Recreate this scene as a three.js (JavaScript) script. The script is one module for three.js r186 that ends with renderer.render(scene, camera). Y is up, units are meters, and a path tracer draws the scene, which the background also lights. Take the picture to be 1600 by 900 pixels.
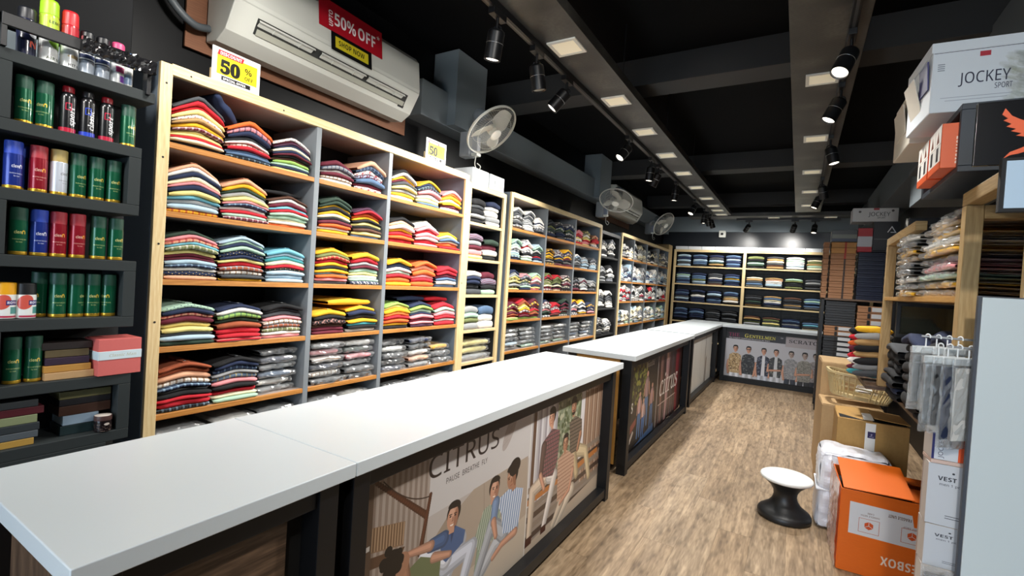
import * as THREE from 'three';
import { RoundedBoxGeometry } from 'three/addons/geometries/RoundedBoxGeometry.js';
import { mergeGeometries } from 'three/addons/utils/BufferGeometryUtils.js';

// ------------------------------------------------------------------ camera, sky, exposure
const scene = new THREE.Scene();
const camera = new THREE.PerspectiveCamera(2 * Math.atan(450 / 748) * 180 / Math.PI, 16 / 9, 0.05, 60);
camera.matrixAutoUpdate = true;
{
  const ax = new THREE.Vector3(0.8560963, 0.06350301, -0.51290008);
  const ay = new THREE.Vector3(-0.06370412, 0.9978204, 0.01721141);
  const az = new THREE.Vector3(0.51287514, 0.01793922, 0.85827575);
  camera.position.set(0, 1.45, 0);
  camera.quaternion.setFromRotationMatrix(new THREE.Matrix4().makeBasis(ax, ay, az));
}
scene.add(camera);
const renderer = new THREE.WebGLRenderer({ antialias: true });
renderer.toneMapping = THREE.LinearToneMapping;
renderer.toneMappingExposure = 1.0;
renderer.shadowMap.enabled = true;
scene.background = new THREE.Color().setRGB(0.62, 0.8, 1.0);       // overcast daylight outside the shop entrance behind the camera
scene.backgroundIntensity = 7;
// every lamp of the two lighting tracks: [x, y, z, aim x, aim y, aim z, candela] ; 0 candela is a lamp that is off
const WARM = new THREE.Color(1.0, 0.965, 0.91);
const SPOT_HALF_ANGLE = 1.05;
const LAMPS = [
  // left track
  [-1.31, 2.62, 1.3, 0.1, -0.7, -1, 8],
  [-1.31, 2.62, 0.1, -1.3, -1, -0.4, 3],
  [-1.31, 2.62, -0.95, -1.4, -0.9, -0.1, 4],
  [-1.31, 2.62, -1.9, -0.2, -1, -0.1, 5],
  [-1.31, 2.62, -2.3, 0.1, -1, -0.2, 0],
  [-1.31, 2.62, -2.7, -0.75, -1, 0.35, 12],
  [-1.31, 2.62, -3.97, -0.5, -1, 0.65, 12],
  [-1.31, 2.62, -4.69, -0.1, -1, 0, 12],
  [-1.31, 2.62, -4.98, -0.5, -1, -0.1, 0],
  [-1.31, 2.62, -5.8, -0.1, -1, 0, 12],
  [-1.31, 2.62, -7.0, -0.35, -1, 0.45, 12],
  [-1.31, 2.62, -7.8, -0.05, -1, 0, 12],
  [-1.31, 2.62, -8.12, 0.15, -1, -0.35, 0],
  [-1.31, 2.62, -8.4, 0.3, -1, -0.4, 0],
  // right track
  [0.14, 2.62, 0.9, 0.25, -0.75, -1, 14],
  [0.14, 2.62, -0.6, -1, -0.2, -0.45, 6.5],
  [0.14, 2.62, -2.75, -0.35, -1, 0.45, 12],
  [0.14, 2.62, -3.4, -0.45, -1, 0.15, 12],
  [0.14, 2.62, -4.45, 0.25, -1, 0.1, 12],
  [0.14, 2.62, -5.95, 0.25, -1, -0.3, 12],
  [0.14, 2.62, -6.6, -0.4, -1, 0.1, 10],
  // end wall track
  [-0.8, 2.66, -9.1, -0.5, -0.75, -0.75, 6],
  [-0.12, 2.66, -9.1, -0.25, -0.75, -0.75, 6],
  [0.16, 2.66, -9.1, -0.1, -1, 0.25, 8],
];

// ------------------------------------------------------------------ helpers
let seedState = 12345;
function rnd() { seedState |= 0; seedState = seedState + 0x6D2B79F5 | 0; let t = Math.imul(seedState ^ seedState >>> 15, 1 | seedState); t = t + Math.imul(t ^ t >>> 7, 61 | t) ^ t; return ((t ^ t >>> 14) >>> 0) / 4294967296; }
const rr = (a, b) => a + (b - a) * rnd();
const pick = (a) => a[Math.floor(rnd() * a.length)];
function hash2(x, y, s) { let h = Math.imul(x, 374761393) + Math.imul(y, 668265263) + Math.imul(s, 1442695041) | 0; h = Math.imul(h ^ h >>> 13, 1274126177); return ((h ^ h >>> 16) >>> 0) / 4294967296; }
function vnoise(x, y, s, px = 0, py = 0) {   // value noise, periodic when px/py given
  const xi = Math.floor(x), yi = Math.floor(y), fx = x - xi, fy = y - yi;
  const w = (v, p) => p ? ((v % p) + p) % p : v;
  const u = fx * fx * (3 - 2 * fx), v = fy * fy * (3 - 2 * fy);
  const a = hash2(w(xi, px), w(yi, py), s), b = hash2(w(xi + 1, px), w(yi, py), s), c = hash2(w(xi, px), w(yi + 1, py), s), d = hash2(w(xi + 1, px), w(yi + 1, py), s);
  return (a + (b - a) * u) * (1 - v) + (c + (d - c) * u) * v;
}
function dataTex(w, h, fn, srgb = true) {
  const a = new Uint8Array(w * h * 4);
  for (let y = 0; y < h; y++) for (let x = 0; x < w; x++) { const c = fn(x / w, y / h, x, y); const o = (y * w + x) * 4; a[o] = Math.max(0, Math.min(255, c[0])); a[o + 1] = Math.max(0, Math.min(255, c[1])); a[o + 2] = Math.max(0, Math.min(255, c[2])); a[o + 3] = 255; }
  const t = new THREE.DataTexture(a, w, h, THREE.RGBAFormat);
  t.wrapS = t.wrapT = THREE.RepeatWrapping; t.magFilter = THREE.LinearFilter; t.minFilter = THREE.LinearMipmapLinearFilter; t.generateMipmaps = true;
  if (srgb) t.colorSpace = THREE.SRGBColorSpace;
  t.needsUpdate = true; return t;
}
function canvasTex(w, h, draw) {
  const c = document.createElement('canvas'); c.width = w; c.height = h;
  draw(c.getContext('2d'), w, h);
  const t = new THREE.CanvasTexture(c); t.colorSpace = THREE.SRGBColorSpace; t.anisotropy = 8; return t;
}
const hex = (h) => [parseInt(h.slice(0, 2), 16), parseInt(h.slice(2, 4), 16), parseInt(h.slice(4, 6), 16)];
const mixc = (a, b, t) => [a[0] + (b[0] - a[0]) * t, a[1] + (b[1] - a[1]) * t, a[2] + (b[2] - a[2]) * t];
const std = (color, roughness = 0.6, o = {}) => new THREE.MeshStandardMaterial({ color, roughness, ...o });
const phys = (color, roughness = 0.6, o = {}) => new THREE.MeshPhysicalMaterial({ color, roughness, ...o });

const used = new Map();
function numbered(n) { const k = used.get(n) || 0; used.set(n, k + 1); return k ? `${n}_${String(k).padStart(3, '0')}` : n; }
function shade(o) { o.traverse((m) => { if (m.isMesh) { m.castShadow = true; m.receiveShadow = true; } }); }
function tag(o, label, category, group, kind) { o.userData.label = label; if (category) o.userData.category = category; if (group) o.userData.group = group; if (kind) o.userData.kind = kind; return o; }
function thing(name, label, category, pos = [0, 0, 0], turn = 0, group) {
  const o = new THREE.Group(); o.name = numbered(name); scene.add(o); o.position.set(...pos); o.rotation.y = turn;
  return tag(o, label, category, group);
}
function part(parent, name, geo, mat, pos = [0, 0, 0], rot) {
  const m = new THREE.Mesh(geo, mat); m.name = name; m.position.set(...pos); if (rot) m.rotation.set(...rot);
  m.castShadow = m.receiveShadow = true; parent.add(m); return m;
}
function solo(name, label, category, geo, mat, pos = [0, 0, 0], rot, group) {
  const m = part(scene, numbered(name), geo, mat, pos, rot); return tag(m, label, category, group);
}
function struct(name, geo, mat, pos = [0, 0, 0], rot) { const m = part(scene, numbered(name), geo, mat, pos, rot); m.userData.kind = 'structure'; return m; }

// box with small chamfer and uv in metres, the grain (u) along the longest side
const boxCache = new Map();
function bx(w, h, d, r = 0.002, off = 0) {
  const key = [w, h, d, r, off].map((v) => v.toFixed(4)).join();
  if (boxCache.has(key)) return boxCache.get(key);
  const rad = Math.min(r, w / 2.2, h / 2.2, d / 2.2);
  let g = rad > 0.0004 ? new RoundedBoxGeometry(w, h, d, 1, rad) : new THREE.BoxGeometry(w, h, d);
  if (g.index) g = g.toNonIndexed();
  const p = g.attributes.position, n = g.attributes.normal, uv = g.attributes.uv, s = [w, h, d];
  for (let i = 0; i < p.count; i += 3) {
    let nx = 0, ny = 0, nz = 0;
    for (let k = 0; k < 3; k++) { nx += Math.abs(n.getX(i + k)); ny += Math.abs(n.getY(i + k)); nz += Math.abs(n.getZ(i + k)); }
    let axes = nx >= ny && nx >= nz ? [2, 1] : ny >= nz ? [0, 2] : [0, 1];
    if (s[axes[1]] > s[axes[0]]) axes = [axes[1], axes[0]];
    for (let k = 0; k < 3; k++) { const q = [p.getX(i + k), p.getY(i + k), p.getZ(i + k)]; uv.setXY(i + k, q[axes[0]] + s[axes[0]] / 2 + off, q[axes[1]] + s[axes[1]] / 2 + off * 0.37); }
  }
  boxCache.set(key, g); return g;
}
// a box given by its corner coordinates
function slab(parent, name, mat, x0, x1, y0, y1, z0, z1, r = 0.002, off = 0) {
  return part(parent, name, bx(Math.abs(x1 - x0), Math.abs(y1 - y0), Math.abs(z1 - z0), r, off), mat, [(x0 + x1) / 2, (y0 + y1) / 2, (z0 + z1) / 2]);
}
// a flat printed sheet: plane facing +z, uv 0..1
const plane = (w, h) => new THREE.PlaneGeometry(w, h);
const lathe = (pts, seg = 24) => {   // v follows the height, so that print keeps its size
  const g = new THREE.LatheGeometry(pts.map((p) => new THREE.Vector2(p[0], p[1])), seg), ys = pts.map((p) => p[1]), a = Math.min(...ys), b = Math.max(...ys) - a || 1;
  const p = g.attributes.position, uv = g.attributes.uv; for (let i = 0; i < p.count; i++) uv.setY(i, (p.getY(i) - a) / b); return g;
};
const tube = (pts, r, seg = 24, rs = 8) => new THREE.TubeGeometry(new THREE.CatmullRomCurve3(pts.map((p) => new THREE.Vector3(...p))), seg, r, rs);

// ------------------------------------------------------------------ materials
function woodTex(base, dark, s, streak = 1, w = 512, h = 128, mx = 1.2, my = 0.15) {
  const B = hex(base), D = hex(dark);
  const t = dataTex(w, h, (u, v) => {
    const warp = vnoise(u * 6, v * 4, s, 6, 4) * 0.8;
    const ring = 0.5 + 0.5 * Math.sin((v * 9 + warp * 1.6 + vnoise(u * 3, v * 2, s + 5, 3, 2) * 3) * 6.283);
    const fine = vnoise(u * 24, v * 90, s + 1, 24, 90), fine2 = vnoise(u * 60, v * 64, s + 2, 60, 64);
    let k = 0.32 * ring * streak + 0.42 * fine * streak + 0.22 * fine2 - 0.12;
    return mixc(B, D, Math.max(0, Math.min(1, k)));
  });
  t.repeat.set(1 / mx, 1 / my); return t;
}
const M = {};
M.pine = std(0xffffff, 0.55, { map: woodTex('e6d2a3', 'c39c62', 3, 0.7) });
M.pineDull = std(0xffffff, 0.6, { map: woodTex('b79b6a', '8d6e42', 13, 0.8) });
M.orangeWood = std(0xffffff, 0.5, { map: woodTex('c98c45', '8f5522', 7, 0.8) });
M.darkWood = std(0xffffff, 0.45, { map: woodTex('725a46', '35261b', 9, 1.2, 512, 256, 1.2, 0.3) });
M.ply = std(0xffffff, 0.7, { map: woodTex('7d5238', '563421', 17, 0.5) });
M.tanPly = std(0xffffff, 0.6, { map: woodTex('b98b45', '8f6427', 19, 0.6) });
const speck = dataTex(128, 128, (u, v, x, y) => { const k = 120 + 90 * hash2(x, y, 4) * vnoise(u * 16, v * 16, 2, 16, 16); return [k, k, k]; }, false);
M.grayBoard = std(0x7d8388, 0.55);
M.sidePanel = std(0x75828f, 0.55);
M.boardUnder = std(0x9a8d86, 0.5);
M.blackBoard = std(0x202123, 0.5);
M.rackGray = phys(0x2b3031, 0.6, { specularIntensity: 0.5, bumpMap: speck, bumpScale: 0.0004 });
M.blackMetal = std(0x101114, 0.42, { metalness: 0.2 });
M.blackMatte = std(0x0c0d0f, 0.75);
M.wallPanel = phys(0x0c0d0f, 0.7, { specularIntensity: 0.25 });
M.wallBlack = phys(0x08090b, 0.5, { specularIntensity: 0.5 });
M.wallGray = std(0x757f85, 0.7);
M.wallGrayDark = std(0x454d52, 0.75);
M.ceiling = phys(0x050608, 0.85, { specularIntensity: 0.2 });
M.beamGray = std(0x262728, 0.75);
M.tileDark = std(0x26282a, 0.5);
M.white = std(0xe4e8ea, 0.35);
M.top = phys(0xd6dee2, 0.32, { clearcoat: 0.25, clearcoatRoughness: 0.3 });
M.plasticWhite = std(0xd4d5cd, 0.42);
M.plasticGray = std(0x8b8f92, 0.45);
M.steel = std(0xb9bcc0, 0.3, { metalness: 0.9 });
M.gold = std(0xd9b040, 0.3, { metalness: 0.8 });
M.paper = std(0xe9e9e6, 0.6);
M.black = std(0x0a0a0b, 0.5);

// ------------------------------------------------------------------ room
const floorTex = dataTex(512, 1024, (u, v) => {
  const g = vnoise(u * 40, v * 6, 31, 40, 6), g2 = vnoise(u * 100, v * 22, 32, 100, 22), blot = vnoise(u * 7, v * 7, 33, 7, 7), b2 = vnoise(u * 24, v * 18, 34, 24, 18);
  const f3 = vnoise(u * 180, v * 70, 35, 180, 70), f4 = vnoise(u * 64, v * 40, 36, 64, 40);
  let k = 0.24 * g + 0.24 * g2 + 0.22 * f3 + 0.24 * Math.max(0, f4 - 0.5) * 2 + 0.2 * blot * blot + 0.14 * Math.max(0, b2 - 0.55) * 2 - 0.1;
  return mixc(hex('ae987c'), hex('503f2c'), Math.max(0, Math.min(1, k * 1.15)));
});
floorTex.repeat.set(1 / 0.9, 1 / 2.6);
const floorRough = dataTex(128, 128, (u, v) => { const k = 190 + 65 * vnoise(u * 20, v * 5, 41, 20, 5); return [k, k, k]; }, false);
M.screed = std(0x3a2f26, 0.9);
const floor = struct('floor', new THREE.BoxGeometry(4.0, 0.1, 14.2), M.screed, [-0.7, -0.057, -3.15]);
{
  const tones = [0xffffff, 0xf6f3ef, 0xefeae3, 0xfbf8f4].map((c) => std(c, 0.62, { map: floorTex, roughnessMap: floorRough }));
  const geos = [];
  for (let k = 0; k < 10; k++) {
    const g = new THREE.BoxGeometry(0.1792, 0.007, 1.1972); const uv = g.attributes.uv, p = g.attributes.position, ox = rnd() * 3, oz = rnd() * 3;
    for (let i = 0; i < p.count; i++) uv.setXY(i, p.getX(i) + ox, p.getZ(i) + oz);
    geos.push(g);
  }
  for (let c = 0; c < 21; c++) for (let z = -10.0 + (c % 3) * 0.4 - 0.2; z < 3.4; z += 1.198) {
    const x = -2.58 + c * 0.18; if (x > 1.2) continue;
    part(floor, 'plank', pick(geos), pick(tones), [x + 0.7, 0.0535, z + 3.15]);
  }
}
struct('wall_left', new THREE.BoxGeometry(0.15, 3.3, 14), M.wallBlack, [-2.575, 1.6, -3.15]);
struct('wall_right', new THREE.BoxGeometry(0.15, 3.3, 14), M.wallBlack, [1.175, 1.6, -3.15]);
struct('wall_back', new THREE.BoxGeometry(3.9, 3.3, 0.15), M.wallBlack, [-0.7, 1.6, -10.175]);
struct('ceiling', new THREE.BoxGeometry(4.0, 0.12, 14.2), M.ceiling, [-0.7, 3.2, -3.15]);
// entrance wall behind the camera: a wide opening to daylight
struct('wall_front', mergeGeometries([new THREE.BoxGeometry(3.9, 0.9, 0.15).translate(-0.7, 2.8, 0), new THREE.BoxGeometry(0.5, 3.2, 0.15).translate(-2.4, 1.6, 0), new THREE.BoxGeometry(0.4, 3.2, 0.15).translate(1.05, 1.6, 0)]), M.wallBlack, [0, 0, 3.75]);
struct('ground', new THREE.BoxGeometry(14, 0.1, 8), std(0x6a6863, 0.9), [-0.7, -0.06, 7.85]);
struct('wall_beam_left', bx(0.16, 0.25, 3.75, 0.004), M.wallGray, [-2.42, 2.69, -4.4]);
struct('wall_beam_left', bx(0.16, 0.25, 2.2, 0.004), M.wallGray, [-2.42, 2.69, -8.9]);
struct('wall_column_left', bx(0.23, 0.56, 0.38, 0.004), M.wallGray, [-2.38, 2.85, -3.0]);
struct('wall_column_left', bx(0.23, 0.56, 0.4, 0.004), M.wallGray, [-2.38, 2.85, -6.02]);
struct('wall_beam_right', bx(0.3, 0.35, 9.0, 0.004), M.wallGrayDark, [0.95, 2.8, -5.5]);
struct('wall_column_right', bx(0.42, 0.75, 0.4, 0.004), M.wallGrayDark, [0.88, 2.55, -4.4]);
struct('wall_beam_back', bx(3.6, 0.3, 0.12, 0.004), M.wallGray, [-0.7, 2.77, -10.04]);
for (const z of [-0.9, -3.62, -6.4, -8.95]) struct('ceiling_beam', bx(3.6, 0.22, 0.24, 0.004), M.beamGray, [-0.7, 3.05, z]);
// hung lighting boards, ribbed dark laminate
const ribTex = dataTex(64, 64, (u, v) => { const k = 128 + 90 * Math.sin(u * 6.283 * 6) * 0.5 + 30 * hash2(Math.floor(v * 64), Math.floor(u * 64), 3); return [k, k, k]; }, false);
ribTex.repeat.set(1 / 0.06, 1 / 0.06);
const scuffTex = dataTex(256, 256, (u, v) => { const b = vnoise(u * 7, v * 7, 51, 7, 7), f = vnoise(u * 60, v * 60, 52, 60, 60); const k = 40 + 26 * b + 18 * f * b; return [k, k * 0.98, k * 0.92]; });
scuffTex.repeat.set(1 / 0.7, 1 / 0.7);
M.lightBoard = std(0xffffff, 0.45, { map: scuffTex, bumpMap: ribTex, bumpScale: 0.0006 });
struct('ceiling_board_left', bx(0.32, 0.06, 12.2, 0.002), M.lightBoard, [-1.203, 2.78, -2.6]);
struct('ceiling_board_right', bx(0.325, 0.06, 12.2, 0.002), M.lightBoard, [0.043, 2.78, -2.4]);
struct('ceiling_board_back', bx(2.6, 0.06, 0.34, 0.002), M.lightBoard, [-0.45, 2.78, -9.0]);
for (const [x, z] of [[-1.06, -2.0], [-1.06, -3.0], [-1.06, -4.2], [-1.06, -5.4], [-1.35, -6.6], [-0.1, -3.0], [-0.1, -5.0], [0.19, -7.0]])
  struct('ceiling_rod', new THREE.CylinderGeometry(0.004, 0.004, 0.35, 6), M.blackMetal, [x, 2.98, z]);
for (const [y0, y1] of [[2.3, 2.62]]) struct('wall_panel_back', bx(3.5, y1 - y0, 0.03, 0.002), phys(0x0a0d12, 0.34, { clearcoat: 0.3, clearcoatRoughness: 0.3 }), [-0.7, (y0 + y1) / 2, -10.05]);

// ------------------------------------------------------------------ ceiling panels and track lamps
const diffuserMat = std(0xe9e0c4, 0.5, { emissive: 0xe9e0c8, emissiveIntensity: 0.25 });
const ordinals = ['first', 'second', 'third', 'fourth', 'fifth', 'sixth', 'seventh', 'eighth', 'ninth', 'tenth', 'eleventh', 'twelfth', 'thirteenth', 'fourteenth', 'fifteenth', 'sixteenth'];
const edgePart = mergeGeometries([[0, 0.075, 0.168, 0.018], [0, -0.075, 0.168, 0.018], [0.075, 0, 0.018, 0.134], [-0.075, 0, 0.018, 0.134]].map(([x, z, w, d]) => new THREE.BoxGeometry(w, 0.008, d).translate(x, -0.004, z)));
function ceilingPanel(x, z, label) {
  const t = thing('ceiling_panel', label, 'light panel', [x, 2.75, z], 0, 'square ceiling panels');
  part(t, 'frame', edgePart, M.plasticWhite); part(t, 'diffuser', bx(0.132, 0.004, 0.132, 0.0005), diffuserMat, [0, -0.0035, 0]);
}
[-1.55, -2.4, -3.24, -3.97, -4.74, -5.52, -6.32, -7.09, -7.71, -8.15, -8.6].forEach((z, i) => ceilingPanel(-1.18, z, i ? `square cream light panel, ${ordinals[i - 1]} from the camera on left hung board` : 'square cream light panel just out of frame on left hung board'));
[-1.9, -3.34, -4.58, -5.78, -6.85, -7.85].forEach((z, i) => ceilingPanel(0.04, z, i ? `square cream light panel, ${ordinals[i - 1]} from the camera on right hung board` : 'square cream light panel just out of frame on right hung board'));
[[-0.43, 'left'], [0.36, 'right']].forEach(([x, s]) => ceilingPanel(x, -9.05, `square cream light panel, ${s} one of two on the board by the end wall`));

function trackRail(label, z0, z1, x) { const t = thing('lighting_track', label, 'track'); slab(t, 'rail', M.blackMetal, x - 0.017, x + 0.017, 2.716, 2.75, z0, z1, 0.001); slab(t, 'groove', std(0x3a3a3a, 0.4), x - 0.006, x + 0.006, 2.7145, 2.718, z0, z1, 0); return t; }
trackRail('black lighting track along left edge of the left hung board', 3.2, -8.5, -1.31);
trackRail('black lighting track along right edge of the right hung board', 3.2, -7.0, 0.14);
{ const t = thing('lighting_track', 'short black lighting track on the board by the end wall', 'track'); slab(t, 'rail', M.blackMetal, -1.0, 0.5, 2.716, 2.75, -9.117, -9.083, 0.001); }
const bulbOn = std(0x111111, 0.5, { emissive: 0xfff4e0, emissiveIntensity: 4.5 }), bulbOff = std(0x8a8a85, 0.3);
const ringGeo = new THREE.TorusGeometry(0.0405, 0.0012, 6, 28).rotateX(Math.PI / 2);
const housingGeo = lathe([[0.0, 0.0], [0.03, 0.0], [0.038, -0.006], [0.0405, -0.014], [0.0405, -0.135], [0.037, -0.137], [0.034, -0.128], [0.0335, -0.12]], 28);
const bulbGeo = lathe([[0.034, -0.128], [0.03, -0.131], [0.018, -0.1335], [0.0001, -0.134]], 24);
const adapterGeo = bx(0.034, 0.03, 0.11, 0.002), stemGeo = new THREE.CylinderGeometry(0.008, 0.008, 0.07, 10), yokeGeo = new THREE.TorusGeometry(0.024, 0.0045, 6, 16, Math.PI);
let lampNo = 0; const counts = { left: 0, right: 0, end: 0 };
for (const [x, y, z, ax, ay, az, cd] of LAMPS) {
  const side = z < -9 ? 'end' : x < -0.5 ? 'left' : 'right'; const hiddenLamp = z > -1.5 && side !== 'end';
  const n = hiddenLamp ? (counts[side + 'Back'] = (counts[side + 'Back'] ?? -1) + 1) : counts[side]++;
  const where = { left: 'left ceiling track', right: 'right ceiling track', end: 'end wall track' }[side];
  const o = thing('track_spotlight', hiddenLamp ? `black lit spotlight outside the picture, ${ordinals[n]} on the ${where} near the entrance` : `black ${cd ? 'lit' : 'unlit'} cylindrical spotlight, ${ordinals[n]} ${side === 'end' ? 'from the left' : 'from the camera'} on the ${where}`, 'spotlight', [x, 2.716, z], 0, 'track spotlights');
  part(o, 'adapter', adapterGeo, M.blackMetal, [0, -0.015, 0], side === 'end' ? [0, Math.PI / 2, 0] : undefined);
  part(o, 'stem', stemGeo, M.blackMetal, [0, -0.06, 0]);
  const dir = new THREE.Vector3(ax, ay, az).normalize();
  const head = part(o, 'housing', housingGeo, M.blackMetal, [0, -0.085, 0]);
  head.quaternion.setFromUnitVectors(new THREE.Vector3(0, -1, 0), dir);
  part(head, 'ring', ringGeo, M.steel, [0, -0.062, 0]);
  part(head, 'bulb', bulbGeo, cd ? bulbOn : bulbOff);
  part(o, 'bracket', yokeGeo, M.blackMetal, [0, -0.09, 0]);
  if (cd) {
    const L = new THREE.SpotLight(WARM, cd, 0, SPOT_HALF_ANGLE, 0.85, 2); L.name = `spot_beam_${lampNo++}`;
    const p = new THREE.Vector3(x, 2.631, z).addScaledVector(dir, 0.142);
    L.position.copy(p); L.target.position.copy(p).add(dir); L.castShadow = true; L.shadow.radius = 3.2; scene.add(L, L.target);
  }
}

// ------------------------------------------------------------------ shelf units
// left wall unit: front plane x, from z0 (near) to z1 (far)
function wallUnit(label, x, z0, z1, top, divs, boards, o = {}) {
  const t = thing('shelf_unit', label, 'shelf'); const D = o.depth || 0.37, xb = x - D;
  const fr = o.frame || M.pine, sd = o.side || M.sidePanel, bd = o.board || M.boardUnder, lip = o.lip || M.orangeWood, w = o.post || 0.042;
  let k = 0;
  for (const z of [z0, z1]) {
    const s = Math.sign(z1 - z0) * (z === z0 ? 1 : -1);
    slab(t, 'side_panel', sd, xb, x - 0.018, 0, top - 0.004, z, z + s * 0.03, 0.001);
    slab(t, 'post', fr, x - 0.018, x, 0, top - (o.mitre ? 0 : 0.004), z, z + s * w, 0.002, ++k * 0.21);
  }
  slab(t, 'top_rail', fr, x - 0.019, x + 0.001, top - w, top, z0 - w * 0.9, z1 + w * 0.9, 0.002, 0.4);
  slab(t, 'top_panel', bd, xb, x - 0.019, top - 0.024, top - 0.004, z0 - 0.03, z1 + 0.03, 0.001);
  slab(t, 'back_panel', o.back || M.blackBoard, xb - 0.012, xb, 0, top, z0, z1, 0);
  const edges = [z0 - w * 0.9, ...divs, z1 + w * 0.9];
  for (const z of divs) slab(t, 'divider', o.divider || M.grayBoard, xb, x - 0.004, 0, top - w, z - 0.014, z + 0.014, 0.001);
  for (let i = 0; i + 1 < edges.length; i++) for (const y of boards) {
    const a = edges[i] - (i ? 0.014 : -0.006), b = edges[i + 1] + (i + 2 < edges.length ? 0.014 : -0.006);
    const bo = slab(t, 'shelf_board', bd, xb, x - 0.02, y - 0.022, y, a, b, 0.001);
    part(bo, 'edge_strip', bx(0.016, 0.0222, Math.abs(a - b), 0.002, i * 0.31 + y), lip, [D / 2 - 0.002, 0, 0]);
  }
  if (o.screws) { const sc = new THREE.CylinderGeometry(0.004, 0.004, 0.003, 8).rotateZ(Math.PI / 2); for (const [y, z] of o.screws) part(t, 'screw', sc, M.black, [x, y, z]); }
  return t;
}
const BA = [0.3, 0.567, 0.835, 1.1, 1.365, 1.63, 1.895];
const A0 = -0.851, A1 = -2.818, AD = [-1.55, -2.043];
wallUnit('nearest and widest pine framed shelf unit full of bright folded shirts', -2.1, A0, A1, 2.19, AD, BA, { screws: [[2.11, -0.872], [1.83, -0.872], [1.5, -0.872], [1.2, -0.872], [0.74, -0.87], [2.165, -0.955], [2.165, -1.35], [2.165, -2.2], [1.9, -2.797], [1.4, -2.797]] });
wallUnit('narrow pine shelf unit of thick folded sweatshirts with two white boxes on top', -2.115, -2.835, -3.365, 2.15, [], [0.3, 0.55, 0.8, 1.045, 1.315, 1.59, 1.862], { lip: M.pine, side: M.blackBoard });
const C0 = -3.415, C1 = -5.582, CD = [-4.1, -4.79];
wallUnit('middle pine framed shelf unit with three columns of folded shirts', -2.1, C0, C1, 2.185, CD, [0.3, 0.567, 0.83, 1.097, 1.362, 1.622, 1.89]);
wallUnit('narrow black shelf unit with black and white folded shirts', -2.115, -5.6, -6.33, 2.13, [], [0.45, 0.815, 1.157, 1.5, 1.815], { frame: M.blackBoard, lip: M.blackBoard, side: M.blackBoard, board: M.blackBoard });
const E0 = -6.356, E1 = -9.16, ED = [-6.95, -7.66, -8.4];
wallUnit('farthest pine framed shelf unit on left wall with four narrow columns', -2.1, E0, E1, 2.185, ED, [0.6, 0.91, 1.24, 1.522, 1.85]);
// end wall unit, built facing +x in its own group and turned to face the camera
{
  const t = thing('shelf_unit', 'pine framed shelf unit of folded jeans across the end wall', 'shelf');
  const zf = -9.7, zb = -10.05, x0 = -2.139, x1 = 1.05, top = 2.245;
  slab(t, 'back_panel', M.blackBoard, x0, x1, 0, top, zb, zb + 0.01, 0);
  const tile = bx(0.148, 0.098, 0.006, 0.002);
  for (let r = 0; r < 8; r++) for (let c = 0; c < 12; c++) part(t, 'wall_tile', tile, M.tileDark, [-0.78 + c * 0.152, 1.03 + 0.102 * r * 1.0 + (r > 3 ? 0.1 : 0) + 0.05, zb + 0.013]);
  for (const [x, w] of [[x0 + 0.02, 0.042], [-0.88, 0.05], [x1 - 0.02, 0.042]]) slab(t, 'post', M.pine, x - w / 2, x + w / 2, 0, top - 0.01, zf - 0.03, zf, 0.002, x);
  for (const [x, w] of [[x0 + 0.02, 0.03], [-0.88, 0.03], [x1 - 0.02, 0.03]]) slab(t, 'side_panel', M.blackBoard, x - w / 2, x + w / 2, 0, top - 0.01, zb + 0.01, zf - 0.03, 0.001);
  slab(t, 'top_rail', M.pine, x0, x1, top - 0.045, top, zf - 0.03, zf + 0.001, 0.002);
  slab(t, 'top_panel', M.blackBoard, x0, x1, top - 0.03, top - 0.002, zb, zf - 0.03, 0.001);
  for (const y of [0.5, 0.862, 1.235, 1.585, 1.925]) for (const [a, b] of [[x0 + 0.04, -0.905], [-0.855, x1 - 0.04]]) {
    const bo = slab(t, 'shelf_board', M.blackBoard, a, b, y - 0.022, y, zb + 0.01, zf - 0.02, 0.001);
    part(bo, 'edge_strip', bx(b - a, 0.026, 0.016, 0.002, y), M.pine, [0, 0, 0.33 / 2 + 0.003]);
  }
  let n = 0;
  for (let x = x0 + 0.02; x < 0.95; x += 0.242) { n++; solo('flat_box', `flat white box lying on the end wall shelf unit, ${ordinals[Math.min(15, n - 1)]} from the left`, 'box', bx(0.234, 0.062, 0.2, 0.003), M.white, [x + 0.117, top + 0.0315, zf - 0.105], undefined, 'flat white boxes on the end wall unit'); }
  solo('corner_panel', 'brown wooden corner filler between the left and end shelf units', 'panel', bx(0.26, 2.3, 0.3, 0.003), M.pineDull, [-2.28, 1.15, -9.42]);
}

// ------------------------------------------------------------------ folded garments
const PAL = { k: ['151619', 'black'], n: ['1f2b49', 'navy'], b: ['56708f', 'denim blue'], c: ['74b9cd', 'aqua'], s: ['adc6d6', 'pale blue'], w: ['e6e3dc', 'white'], g: ['989a9b', 'grey'], G: ['45484c', 'charcoal'], r: ['c01f2e', 'red'], R: ['641d2f', 'maroon'], p: ['e08e93', 'pink'], P: ['e6ae8c', 'peach'], o: ['e2672c', 'orange'], O: ['9c4f30', 'rust'], y: ['e8b025', 'mustard'], l: ['ecdc8c', 'lemon'], e: ['ebe0bd', 'cream'], t: ['b18e5d', 'tan'], T: ['583a2c', 'brown'], v: ['70784a', 'olive'], m: ['a8c9b2', 'mint'], d: ['2c4034', 'dark green'], f: ['92b65c', 'lime green'], u: ['472840', 'plum'], q: ['3d8d94', 'teal'] };
const PAT = { '#': 'checked', '*': 'floral', '.': 'dotted', '=': 'striped' };
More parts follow.
